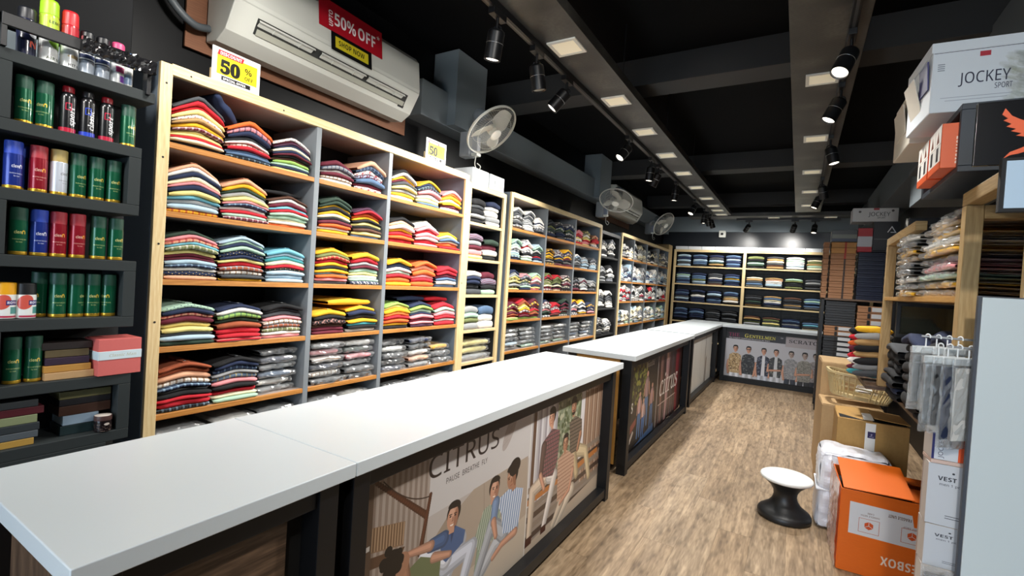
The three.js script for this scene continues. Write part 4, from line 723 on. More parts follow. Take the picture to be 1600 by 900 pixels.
solo('backing_board', 'brown plywood board behind the nearest air conditioner', 'board', bx(0.012, 0.47, 1.42, 0.001), M.ply, [-2.476, 2.655, -1.80]);
solo('backing_board', 'brown plywood board behind the farther air conditioner', 'board', bx(0.012, 0.5, 1.5, 0.001), M.ply, [-2.476, 2.64, -7.03]);
solo('drain_hose', 'grey corrugated hose looping out of the nearest air conditioner', 'hose', tube([[-2.46, 2.83, -0.93], [-2.43, 2.66, -0.96], [-2.41, 2.55, -1.02], [-2.41, 2.505, -1.1], [-2.42, 2.52, -1.165]], 0.017, 40, 10), std(0x4d5357, 0.5));
solo('junction_box', 'small grey metal box on the wall left of the air conditioner', 'box', bx(0.06, 0.16, 0.3, 0.004), M.wallGray, [-2.46, 2.83, -0.76]);
{ const t = thing('sale_sticker', 'red sticker reading UPTO 50% OFF above a black and yellow SHOP NOW label', 'sticker', [-2.2335, 2.795, -1.82], 0);
  const g = new THREE.Group(); t.rotation.z = 0.112;
  const red = canvasTex(768, 288, (c, W, H) => { c.fillStyle = '#b01626'; c.fillRect(0, 0, W, H); c.fillStyle = '#ece8e6'; c.save(); c.translate(150, 250); c.rotate(-Math.PI / 2); c.font = 'bold 62px sans-serif'; c.fillText('UPTO', 0, 0, 170); c.restore(); c.font = 'bold 170px sans-serif'; c.fillText('50%', 164, 214, 262); c.fillText('OFF', 442, 214, 240); c.font = 'bold 90px sans-serif'; c.fillText('*', 690, 130); });
  const shop = canvasTex(512, 160, (c, W, H) => { c.fillStyle = '#0d0d0e'; c.fillRect(0, 0, W, H); c.fillStyle = '#d8c62a'; c.fillRect(46, 30, W - 92, H - 62); c.fillStyle = '#1a1a14'; c.font = 'bold 62px sans-serif'; c.fillText('SHOP NOW', 84, 98, W - 168); });
  part(t, 'red_label', bx(0.002, 0.16, 0.44, 0), std(0xb01626, 0.5), [0, 0, 0]); part(t, 'red_print', plane(0.44, 0.16), printed(red), [0.0013, 0, 0], [0, Math.PI / 2, 0]);
  part(t, 'black_label', bx(0.002, 0.1, 0.28, 0), M.black, [0, -0.13, 0.005]); part(t, 'black_print', plane(0.28, 0.1), printed(shop), [0.0013, -0.13, 0.005], [0, Math.PI / 2, 0]);
}
const discountTex = canvasTex(512, 352, (c, W, H) => { c.fillStyle = '#dfe0e2'; c.fillRect(0, 0, W, H); c.fillStyle = '#e6cf22'; c.fillRect(44, 58, W - 78, 214); c.fillStyle = '#c8232c'; c.beginPath(); c.moveTo(58, 20); c.lineTo(330, 20); c.lineTo(312, 76); c.lineTo(46, 76); c.fill(); c.fillStyle = '#f2eeee'; c.font = 'bold 46px sans-serif'; c.fillText('DISCOUNT', 72, 66, 232); c.fillStyle = '#141410'; c.font = 'bold 186px serif'; c.strokeStyle = '#141410'; c.lineWidth = 16; c.lineJoin = 'round'; c.fillText('50', 80, 250, 240); c.strokeText('50', 80, 250, 240); c.fillStyle = '#141410'; c.font = 'bold 92px sans-serif'; c.fillText('%', 338, 176, 84); c.font = 'bold 54px sans-serif'; c.fillText('OFF', 338, 240, 100); c.fillStyle = '#141414'; c.fillRect(96, 282, W - 200, 46); c.fillStyle = '#ececec'; c.font = 'bold 34px sans-serif'; c.fillText('SPECIAL OFFER', 112, 318, W - 232); });
for (const [z, y, l] of [[-1.135, 2.2905, 'white and yellow 50% OFF discount card below the nearest air conditioner'], [-2.445, 2.2905, 'white and yellow 50% OFF discount card beside the nearest wall fan']]) {
  const t = thing('discount_card', l, 'sign', [-2.112, y - 0.07 + 0.0, z], 0, 'discount cards on the shelf rail'); part(t, 'card', bx(0.004, 0.14, 0.202, 0.001), M.paper, [0, 0.04, 0]); part(t, 'print', plane(0.2, 0.138), printed(discountTex), [0.0026, 0.04, 0], [0, Math.PI / 2, 0]); part(t, 'wood_peg', bx(0.012, 0.05, 0.012, 0.001), M.pine, [-0.009, -0.006, 0.095]);
}

// ------------------------------------------------------------------ wall fans
const grilleGeo = (() => { const gs = []; const R = 0.2;
  for (let k = 0; k < 72; k++) { const a = k / 72 * 6.2832; for (const s of [1, -1]) { const pts = []; for (let j = 0; j <= 6; j++) { const q = j / 6, r = 0.042 + (R - 0.042) * q; pts.push([Math.cos(a + (s > 0 ? q * 0.25 : 0)) * r, Math.sin(a + (s > 0 ? q * 0.25 : 0)) * r, s * 0.05 * (1 - q ** 2.6) + (s > 0 ? 0.008 : 0)]); } gs.push(tube(pts, 0.0008, 6, 3)); } }
  return mergeGeometries(gs); })();
const ringsGeo = mergeGeometries([new THREE.TorusGeometry(0.2, 0.0055, 8, 56), new THREE.TorusGeometry(0.2, 0.004, 8, 56).translate(0, 0, 0.009), new THREE.TorusGeometry(0.14, 0.0012, 5, 48).translate(0, 0, 0.038), new THREE.TorusGeometry(0.14, 0.0012, 5, 48).translate(0, 0, -0.032), new THREE.TorusGeometry(0.042, 0.003, 6, 30).translate(0, 0, 0.058)]);
const bladeGeo = (() => { const nu = 10, nv = 8, pos = [], idx = []; for (let i = 0; i <= nu; i++) for (let j = 0; j <= nv; j++) { const r = 0.035 + 0.14 * i / nu, q = i / nu, wdt = 0.035 + 0.11 * Math.sin(Math.min(1, q * 1.15) * 2.3), a = (j / nv - 0.5); const an = a * wdt / Math.max(r, 0.05) * 1.1 + q * 0.35; pos.push(Math.cos(an) * r * (1 - 0.25 * (2 * a) ** 4 * q), Math.sin(an) * r * (1 - 0.25 * (2 * a) ** 4 * q), -a * 0.05 + 0.01 * Math.cos(a * 3)); } for (let i = 0; i < nu; i++) for (let j = 0; j < nv; j++) { const a = i * (nv + 1) + j, b = a + nv + 1; idx.push(a, b, a + 1, b, b + 1, a + 1); } const g = new THREE.BufferGeometry(); g.setAttribute('position', new THREE.Float32BufferAttribute(pos, 3)); g.setAttribute('uv', new THREE.Float32BufferAttribute(new Float32Array(pos.length / 3 * 2), 2)); g.setIndex(idx); g.computeVertexNormals(); return g; })();
const bladeMat = phys(0xc9c8bd, 0.35, { transmission: 0.25, side: THREE.DoubleSide }), fanWhite = std(0xcfcfc6, 0.45);
function wallFan(label, c, n, base, spin) {
  const t = thing('wall_fan', label, 'fan', base); const N = new THREE.Vector3(...n).normalize();
  part(t, 'wall_mount', bx(0.1, 0.19, 0.085, 0.012), M.plasticGray, [0, 0, 0]); part(t, 'speed_box', bx(0.05, 0.13, 0.05, 0.008), std(0x7f8796, 0.4), [0.07, -0.01, -0.012]); part(t, 'name_plate', bx(0.056, 0.022, 0.056, 0.003), fanWhite, [0.07, -0.075, -0.012]);
  const C = new THREE.Vector3(...c).sub(new THREE.Vector3(...base)); const back = C.clone().addScaledVector(N, -0.17);
  part(t, 'arm', tube([[0.02, 0.06, 0], [0.05, 0.1, (back.z) * 0.3], [back.x, back.y, back.z]], 0.02, 16, 10), M.plasticGray);
  const h = part(t, 'motor_housing', lathe([[0, 0.115], [0.03, 0.112], [0.052, 0.09], [0.058, 0.05], [0.058, 0.0], [0.05, -0.028], [0, -0.03]].map(([r, y]) => [r, -y]).reverse(), 28).rotateX(Math.PI / 2).translate(0, 0, -0.085), std(0x6c747a, 0.45), C.toArray());
  h.quaternion.setFromUnitVectors(new THREE.Vector3(0, 0, 1), N);
  part(h, 'grille', grilleGeo, std(0xbdbdb6, 0.4)); part(h, 'grille_rim', ringsGeo, fanWhite); part(h, 'hub_cap', lathe([[0.041, 0.054], [0.041, 0.06], [0.03, 0.066], [0, 0.068]], 28).rotateX(Math.PI / 2), std(0xe0dfd6, 0.4)); part(h, 'hub', new THREE.CylinderGeometry(0.034, 0.034, 0.04, 20).rotateX(Math.PI / 2), fanWhite);
  for (let k = 0; k < 3; k++) part(h, 'blade', bladeGeo, bladeMat, [0, 0, 0.006], [0, 0, spin + k * 2.0944]);
  part(t, 'pull_cord', tube([[0.08, -0.09, 0], [0.082, -0.16, 0.004], [0.1, -0.19, -0.015], [0.115, -0.165, -0.02], [0.09, -0.14, -0.01]], 0.0035, 24, 6), fanWhite);
}
wallFan('white wall fan tilted downward, nearest the camera beside the small card', [-1.95, 2.506, -2.839], [0.687, -0.726, -0.009], [-2.21, 2.44, -2.915], 0.4);
wallFan('white wall fan facing down in front of the farther air conditioner', [-1.95, 2.481, -5.578], [0.05, -0.83, 0.55], [-2.21, 2.4, -5.75], 1.1);
wallFan('white wall fan on an arm, farthest from the camera near the end wall', [-1.95, 2.507, -7.94], [0.77, -0.548, 0.327], [-2.28, 2.47, -8.25], 0.1);
{ const t = thing('security_camera', 'small white square camera on the black end wall panel', 'camera', [-1.33, 2.58, -10.0]); part(t, 'camera_body', bx(0.12, 0.13, 0.06, 0.012), M.plasticWhite); part(t, 'lens', new THREE.CylinderGeometry(0.022, 0.024, 0.03, 18).rotateX(Math.PI / 2), M.black, [0, 0, 0.04]); }
// ------------------------------------------------------------------ garments in clear bags
const bagFilm = phys(0xf4f6f7, 0.13, { transmission: 0.86, thickness: 0, ior: 1.9, side: THREE.DoubleSide });
const bagGeos = new Map();
function bagGeo(w, d, t, v) {
  const key = [w, d, t, v].join(); if (bagGeos.has(key)) return bagGeos.get(key);
  let g = foldGeo(w, d, t, t * 0.9, 0, v * 3.7, 26, 0.006); const p = g.attributes.position;
  for (let i = 0; i < p.count; i++) { const x = p.getX(i), y = p.getY(i), z = p.getZ(i); const q = (s) => (vnoise(x * 40 + s * 9 + v, z * 46 + y * 60, 80 + s) - 0.5); p.setXYZ(i, x + q(1) * 0.02, Math.max(0.0002, y + q(2) * 0.008), z + q(3) * 0.014); }
  g = g.toNonIndexed(); g.computeVertexNormals(); bagGeos.set(key, g); return g;
}
const innerGeo = new Map();
function bagged(code, say, pos, turn, w, d, t, group, roll = 0) {
  const q = (x) => Math.round(x * 100) / 100, W = q(w), D = q(d), v = Math.floor(rnd() * 3);
  const o = thing('bagged_shirt', `${colourName(code)} shirt in a clear bag, ${say}`, 'bagged shirt', pos, turn, group); o.rotation.x = roll;
  const key = [W, D, t, v].join(); if (!innerGeo.has(key)) innerGeo.set(key, foldGeo(W - 0.02, D - 0.02, t * 0.78, t * 0.62, 0, v + 0.4, 10, 0.004));
  part(o, 'folded_garment', innerGeo.get(key), cloth(code), [-0.012, t * 0.08, 0]); part(o, 'plastic_bag', bagGeo(W, D, t, v), bagFilm);
}
function bagPile(list, x, y, z, w, d, t, say, turn = 0, group = 'bagged shirts on the left wall shelves') { const L = codes(list); for (let i = L.length - 1; i >= 0; i--) { bagged(L[i], `${ordTop[i]}, ${say}`, [x + rr(-0.015, 0.012), y, z + rr(-0.006, 0.006)], turn + rr(-0.02, 0.02), w, d, t, group); y += t + 0.006; } }
bagPile('G n g b w g', -2.125, 0.8355, -1.412, 0.19, 0.28, 0.03, 'right stack, fifth shelf, nearest bay');
[['g k G G', -1.0, 0.19, 'left'], ['w g k G', -1.21, 0.19, 'middle'], ['g w G k', -1.415, 0.18, 'right']].forEach(([c, z, w, l]) => bagPile(c, -2.125, 0.5675, z, w, 0.28, 0.045, `${l} pile, bottom shelf, nearest bay`));
bagPile('g p w= n w# G', -2.11, 0.8355, -1.685, 0.2, 0.28, 0.032, 'left stack, fifth shelf, second bay'); bagPile('w d p g G k', -2.11, 0.8355, -1.905, 0.2, 0.28, 0.031, 'right stack, fifth shelf, second bay');
bagPile('G w G k n', -2.12, 0.8355, -2.185, 0.2, 0.28, 0.034, 'left stack, fifth shelf, third bay'); bagPile('n G w P g', -2.11, 0.8355, -2.42, 0.21, 0.28, 0.034, 'middle stack, fifth shelf, third bay'); bagPile('y G k', -2.12, 0.8355, -2.645, 0.2, 0.28, 0.04, 'right stack, fifth shelf, third bay');
[['g G w k', -1.69, 'left pile, bottom shelf, second bay'], ['w g k G', -1.905, 'right pile, bottom shelf, second bay'], ['G w g k', -2.19, 'left pile, bottom shelf, third bay'], ['k g G G', -2.42, 'middle pile, bottom shelf, third bay'], ['w G g k', -2.645, 'right pile, bottom shelf, third bay']].forEach(([c, z, l]) => bagPile(c, -2.125, 0.5675, z, 0.19, 0.28, 0.045, l));
bagPile('l l g', -2.14, 0.8005, -3.1, 0.4, 0.28, 0.05, 'bottom of the narrow pine unit');
CD.concat([C0 - 0.02]).forEach(() => 0);
[[[-3.61, -3.92], 'left column'], [[-4.285, -4.61], 'middle column'], [[-4.98, -5.33], 'right column']].forEach(([zs, l]) => zs.forEach((z, i) => bagPile(pick(['g w G s g', 'w g k g m', 'G w g b w']), -2.125, 0.8305, z, 0.25, 0.28, 0.032, `${['left', 'right'][i]} pile, ${l.replace(' column', '')} column, middle unit`)));
{ let i = 0; for (const z of [-2.985, -3.215]) { const t = thing('storage_box', `white box with a cut-out window, ${i++ ? 'right' : 'left'} of two on the narrow unit`, 'box', [-2.21, 2.1505, z], 0, 'white boxes on the narrow unit'); part(t, 'box_body', bx(0.18, 0.115, 0.21, 0.004), M.white, [0, 0.0575, 0]); part(t, 'window', bx(0.004, 0.055, 0.11, 0.001), std(0x8f9492, 0.4), [0.09, 0.05, -0.02]); part(t, 'flap', bx(0.006, 0.012, 0.07, 0.002), M.white, [0.091, 0.082, -0.02]); } }

// ------------------------------------------------------------------ right wall: pine shelf unit, loft box, panels
{
  const t = thing('shelf_unit', 'open pine shelf unit on the right holding bagged shirts and dark garments', 'shelf');
  const xf = 0.45, xb = 1.05;
  for (const [z0, z1, y] of [[-2.09, -2.14, 1.785], [-3.68, -3.73, 1.8]]) { slab(t, 'post', M.pineDull, xf, xf + 0.045, z0 < -3 ? 0.9405 : 0, y, z0, z1, 0.003, z0); slab(t, 'post', M.pineDull, xb - 0.05, xb, 0, y, z0, z1, 0.003, z0 + 1); slab(t, 'cross_bar', M.pineDull, xf + 0.045, xb - 0.05, y - 0.045, y, z0, z1, 0.003, z0); }
  slab(t, 'top_bar', M.pineDull, xf, xf + 0.045, 1.786, 1.83, -1.68, -2.14, 0.003, 0.5); slab(t, 'top_bar', M.pineDull, xf, xf + 0.045, 1.801, 1.845, -2.9, -3.73, 0.003, 0.9);
  slab(t, 'shelf_board', M.tanPly, xf + 0.002, xb - 0.05, 1.466, 1.488, -2.145, -3.675, 0.002); slab(t, 'shelf_board', M.darkWood, xf + 0.047, xb - 0.052, 0.915, 0.94, -2.145, -3.675, 0.002);
  slab(t, 'shelf_board', M.darkWood, xf - 0.06, xb - 0.052, 0.915, 0.94, -3.675, -4.3, 0.002);
  slab(t, 'post', M.darkWood, xb - 0.1, xb - 0.055, 0, 0.915, -4.25, -4.3, 0.002);
  slab(t, 'back_panel', M.blackBoard, xb, xb + 0.012, 0, 1.88, -2.07, -4.3, 0);
}
{ const t = thing('side_panel', 'pine edged plywood panel rising above the tall white panel', 'panel'); slab(t, 'post', M.pine, 0.57, 0.625, 0, 1.9, -1.99, -2.02, 0.003, 0.2); slab(t, 'side_board', M.tanPly, 0.6255, 1.04, 0, 1.9, -2.0, -2.015, 0.001); }
{ const t = thing('mirror', 'small dark framed mirror below the bagged shirts on the right', 'mirror', [0.66, 1.36, -3.5]); for (const [x, y, w, h] of [[0, 0.09, 0.34, 0.02], [0, -0.09, 0.34, 0.02], [-0.16, 0, 0.02, 0.16], [0.16, 0, 0.02, 0.16]]) part(t, 'frame', bx(w, h, 0.02, 0.002), M.blackBoard, [x, y, 0]); part(t, 'glass', bx(0.3, 0.16, 0.004, 0), std(0x9aa08c, 0.06, { metalness: 0.85 }), [0, 0, 0]); }
// bagged shirts on the upper shelf, fold ends towards the aisle
{
  const L1 = codes('w G y t G k w g y'), L2 = codes('k t y w y u p m y t'); let y = 1.4885;
  for (let i = L1.length - 1, v = 1.4885; i >= 0; i--, v += 0.0325) bagged(L1[i], `${ordTop[i]}, far pile, upper right shelf`, [0.43 + rr(-0.015, 0.012), v, -3.02 + rr(-0.01, 0.01)], Math.PI + rr(-0.03, 0.03), 0.42, 0.34, 0.028, 'bagged shirts on the right shelf');
  for (let i = L2.length - 1; i >= 0; i--) { bagged(L2[i], `${ordTop[i]}, near pile, upper right shelf`, [0.46 + rr(-0.015, 0.01), y, -2.5 + rr(-0.01, 0.01)], Math.PI + rr(-0.03, 0.03), 0.52, 0.36, 0.028, 'bagged shirts on the right shelf'); y += 0.0325; }
}
// column of dark sock packs with white tags between the posts
for (let i = 0; i < 9; i++) { const o = thing('sock_pack', `dark sock pack with white tag, ${ordinals[8 - i]} from the top by the far pine post`, 'pack', [0.585, 1.4905 + i * 0.05, -3.5], 0, 'sock packs by the far pine post'); part(o, 'pack_body', bx(0.16, 0.046, 0.12, 0.006), i ? std(i % 3 ? 0x15161c : 0x1a2440, 0.5) : M.tanPly, [0, 0.023, 0]); part(o, 'pack_tag', bx(0.003, 0.03, 0.05, 0), M.paper, [-0.0815, 0.024, 0.02 - (i % 2) * 0.03], [0.5, 0, 0]); }
// loft box under the ceiling with cartons
const openBox = (t, m, x0, x1, y0, y1, z0, z1, w) => { slab(t, 'top_board', m, x0, x1, y1 - w, y1, z0, z1, 0.002); slab(t, 'bottom_board', m, x0, x1, y0, y0 + w, z0, z1, 0.002); slab(t, 'end_board', m, x0, x1, y0 + w, y1 - w, z0, z0 - w, 0.002); slab(t, 'end_board', m, x0, x1, y0 + w, y1 - w, z1 + w, z1, 0.002); slab(t, 'back_board', m, x1 - w, x1, y0 + w, y1 - w, z0 - w, z1 + w, 0.002); };
const loftMat = std(0x2a323b, 0.5), loftTop = 2.118;
{ const t = thing('loft_box', 'black open loft cupboard high on the right above the pine shelf', 'cupboard'); openBox(t, loftMat, 0.42, 1.09, 1.895, loftTop, -2.09, -2.62, 0.02); slab(t, 'edge_trim', M.plasticGray, 0.5, 0.502, 1.915, 2.1, -2.085, -2.089, 0); }
for (let i = 0; i < 2; i++) {
  const face = canvasTex(256, 256, (c) => { c.fillStyle = '#d9d7d2'; c.fillRect(0, 0, 256, 256); c.fillStyle = '#c9552a'; c.fillRect(0, 214, 256, 42); for (const x of [16, 138]) { c.fillStyle = '#e6e3dd'; c.fillRect(x, 14, 100, 90); c.fillStyle = '#6b3a28'; c.beginPath(); c.moveTo(x + 50, 22); c.lineTo(x + 78, 96); c.lineTo(x + 22, 96); c.fill(); c.fillStyle = '#2c2a2c'; c.fillRect(x + 26, 120, 48, 84); } c.fillStyle = '#a9a59f'; c.fillRect(0, 108, 256, 4); c.fillRect(126, 0, 4, 214); });
  const end = canvasTex(96, 256, (c) => { c.fillStyle = '#d9581f'; c.fillRect(0, 0, 96, 256); c.save(); c.translate(64, 236); c.rotate(-Math.PI / 2); c.fillStyle = '#f0d6c4'; c.font = 'bold 34px sans-serif'; c.fillText('DIGAMOT', 0, 0, 170); c.restore(); c.fillStyle = '#e9c3a8'; c.fillRect(74, 60, 5, 150); });
  const o = thing('product_box', `orange and white underwear box with printed figures, ${i ? 'farther' : 'nearer'} one in the loft cupboard`, 'box', [0.425, 1.9155, -2.203 - i * 0.19], 0, 'orange boxes in the loft cupboard');
  part(o, 'box_body', bx(0.09, 0.15, 0.17, 0.002), std(0xd9581f, 0.5), [0, 0.075, 0]); part(o, 'front_print', plane(0.168, 0.148), printed(face), [-0.0457, 0.075, 0], [0, -Math.PI / 2, 0]); part(o, 'end_print', plane(0.088, 0.148), printed(end), [0, 0.075, 0.0857]);
}
const jockeyTex = canvasTex(1024, 512, (c, W, H) => { c.fillStyle = '#c3cbd2'; c.fillRect(0, 0, W, H); for (let k = 0; k < 900; k++) { const u = 0.45 + 0.55 * hash2(k, 1, 8), v = 0.2 + 0.75 * hash2(k, 2, 8); c.fillStyle = `rgba(${60 + 50 * hash2(k, 4, 8) | 0},${64 + 50 * hash2(k, 4, 8) | 0},62,0.05)`; c.beginPath(); c.ellipse(u * W, v * H, 10 + 50 * hash2(k, 3, 8), 6 + 16 * hash2(k, 5, 8), 0.4, 0, 7); c.fill(); } c.fillStyle = '#141a33'; c.save(); c.translate(176, 300); c.scale(0.8, 1); c.font = '118px sans-serif'; c.fillText('JOCKEY', 0, 0, 400); c.font = '56px sans-serif'; c.fillText('SPORT', 268, 58, 134); c.restore(); c.fillStyle = '#a32a38'; c.fillRect(290, 62, 66, 38); c.fillStyle = '#6f7884'; for (let k = 0; k < 4; k++) c.fillRect(30, 130 + k * 16, 46, 7); c.fillStyle = '#8a93a0'; c.fillRect(60, 400, 440, 4); c.fillRect(90, 424, 380, 4); c.fillStyle = '#22262e'; c.fillRect(0, 40, 700, 4); });
function carton(name, label, cat, mat, w, h, d, pos, turn, o = {}) {   // cardboard carton with flaps
  const t = thing(name, label, cat, pos, turn, o.group); const b = 0.004;
  part(t, 'carton_body', bx(w, h, d, b), mat, [0, h / 2, 0]);
  if (o.front) part(t, 'front_print', plane(w - 0.004, h - 0.004), printed(o.front), [0, h / 2, d / 2 + 0.0006]);
  if (o.flaps) { part(t, 'flap', bx(w - 0.006, 0.005, d / 2 - 0.006, 0.001), mat, [0, h + 0.008, d / 4], [0.05, 0, 0]); part(t, 'flap', bx(w - 0.006, 0.005, d / 2 - 0.006, 0.001), mat, [0, h + 0.006, -d / 4], [-0.03, 0, 0]); }
  return t;
}
{
  const wj = std(0xc3cbd2, 0.6), cream = std(0xc9c3b6, 0.6);
  const t = thing('carton', 'long dusty white underwear carton lying on top of the loft cupboard', 'carton', [0.555, loftTop + 0.0005, -2.33], 0.06); part(t, 'carton_body', bx(0.43, 0.225, 0.3, 0.004), wj, [0, 0.1125, 0]); part(t, 'front_print', plane(0.426, 0.222), printed(jockeyTex), [0, 0.1125, 0.1507]); part(t, 'lid_edge', bx(0.44, 0.035, 0.305, 0.003), wj, [0, 0.225, 0]); part(t, 'side_flap', bx(0.004, 0.14, 0.13, 0.001), cream, [-0.225, 0.1, -0.03], [0, 0, 0.22]); part(t, 'side_flap', bx(0.004, 0.1, 0.1, 0.001), std(0x2b2d66, 0.5), [-0.2205, 0.14, 0.08], [0, 0, 0.05]);
  const t2 = thing('carton', 'second white carton behind the dusty one, jutting over the aisle', 'carton', [0.47, loftTop + 0.0005, -2.72], 0.02); part(t2, 'carton_body', bx(0.24, 0.24, 0.34, 0.004), cream, [0, 0.12, 0]); part(t2, 'side_flap', bx(0.004, 0.12, 0.2, 0.001), cream, [-0.128, 0.13, 0], [0, 0, 0.12]); part(t2, 'stamp', bx(0.05, 0.03, 0.002, 0), std(0x4b535e, 0.6), [-0.02, 0.16, 0.1705]);
  slabThing('loft_shelf', 'black shelf carrying the cartons beside the loft cupboard', 'shelf', loftMat, 0.44, 1.09, loftTop - 0.02, loftTop, -2.63, -3.1);
}
function slabThing(name, label, cat, mat, x0, x1, y0, y1, z0, z1, r = 0.002) { return solo(name, label, cat, bx(Math.abs(x1 - x0), Math.abs(y1 - y0), Math.abs(z1 - z0), r), mat, [(x0 + x1) / 2, (y0 + y1) / 2, (z0 + z1) / 2]); }
// black sign with an orange bird, and the pale glossy panels
{
  const t = thing('bird_sign', 'black sign with an orange bird emblem at the top right', 'sign', [0.592, 1.895, -1.66]);
  part(t, 'sign_board', bx(0.46, 0.16, 0.012, 0.001), phys(0x0b0c10, 0.2, { clearcoat: 0.5 }), [0, 0, 0]);
  const s = new THREE.Shape(); [[-0.178, 0.06], [-0.165, 0.04], [-0.15, 0.03], [-0.128, 0.018], [-0.108, 0.004], [-0.09, 0.0], [-0.06, -0.004], [-0.02, -0.008], [-0.02, -0.02], [-0.075, -0.022], [-0.098, -0.028], [-0.112, -0.04], [-0.13, -0.048], [-0.148, -0.055], [-0.163, -0.058], [-0.176, -0.066], [-0.164, -0.05], [-0.146, -0.042], [-0.128, -0.032], [-0.12, -0.022], [-0.14, -0.014], [-0.155, -0.01], [-0.146, -0.005], [-0.165, 0.002], [-0.156, 0.007], [-0.174, 0.014], [-0.165, 0.02], [-0.18, 0.03], [-0.172, 0.034], [-0.183, 0.045]].forEach((p, i) => i ? s.lineTo(...p) : s.moveTo(...p));
  part(t, 'bird_emblem', new THREE.ExtrudeGeometry(s, { depth: 0.002, bevelEnabled: false }), std(0xd9541c, 0.45), [0, 0, 0.0062]);
}
{ const t = thing('glossy_panel', 'small pale blue panel with black edge below the bird sign', 'panel', [0.64, 1.752, -1.6]); part(t, 'panel_board', bx(0.48, 0.13, 0.02, 0.001), M.blackMatte, [0, 0, 0]); part(t, 'panel_face', bx(0.464, 0.114, 0.004, 0.001), std(0xa9bfd2, 0.25), [0, 0, 0.011]); }
{ const t = thing('glossy_panel', 'tall white laminate end panel with dark edges at the right', 'panel', [0.76, 0.745, -1.9]); part(t, 'panel_board', bx(0.62, 1.488, 0.018, 0.001), std(0x3c4048, 0.5), [0, 0, -0.002]); part(t, 'panel_face', bx(0.61, 1.48, 0.006, 0.001), phys(0xc6d0d2, 0.16, { clearcoat: 0.5, clearcoatRoughness: 0.1 }), [0.003, 0, 0.0085]); }
// hanging bags on a rod
{
  solo('hanging_rod', 'thin steel rod with white hooks beside the tall white panel', 'rod', new THREE.CylinderGeometry(0.0035, 0.0035, 0.3, 10).rotateZ(Math.PI / 2), M.steel, [0.5, 1.352, -2.01]);
  solo('hanging_rod', 'second steel rod nearer than the first beside the tall white panel', 'rod', new THREE.CylinderGeometry(0.0035, 0.0035, 0.2, 10).rotateZ(Math.PI / 2), M.steel, [0.5, 1.33, -1.945]);
  [[0.366, 0, 0.75, 'g', 0.2], [0.392, 0, 0.75, 'k', 0.2], [0.418, 0, 0.75, 'w', 0.2], [0.444, 0, 0.75, 'G', 0.2], [0.386, 1, 0.75, 'g', 0.23], [0.408, 1, 0.75, 'k', 0.23], [0.43, 1, 0.75, 'n', 0.27], [0.456, 1, 0.75, 'w', 0.27]].forEach(([x, near, a, c, h], i) => {
    const t = thing('hanging_bag', `${colourName(c)} garment in a clear hanging bag, ${ordinals[near ? i - 4 : i]} on the ${near ? 'nearer' : 'farther'} rod`, 'hanging bag', [x, near ? 1.33 : 1.352, near ? -1.945 : -2.01], a, 'bags hanging on the steel rods');
    part(t, 'hook', mergeGeometries([new THREE.TorusGeometry(0.0075, 0.002, 6, 14, 4.2).rotateZ(-0.5), new THREE.CylinderGeometry(0.002, 0.002, 0.026, 6).translate(0.005, -0.019, 0)]), M.white, [0, 0, 0], [0, Math.PI / 2, 0]);
    part(t, 'header', bx(0.12, 0.022, 0.003, 0.001), std(0xdfe3e4, 0.4), [0, -0.042, 0]);
    part(t, 'folded_garment', bx(0.106, h - 0.05, 0.005, 0.002), cloth(c), [0, -0.06 - (h - 0.05) / 2, 0]);
    const g = new THREE.BoxGeometry(0.122, h, 0.008, 9, 16, 1), p = g.attributes.position; for (let k = 0; k < p.count; k++) p.setZ(k, p.getZ(k) + (vnoise(p.getX(k) * 90, p.getY(k) * 90, 5 + i) - 0.5) * 0.008);
    const f = g.toNonIndexed(); f.computeVertexNormals(); part(t, 'plastic_bag', f, bagFilm, [0, -0.034 - h / 2, 0]);
  });
}
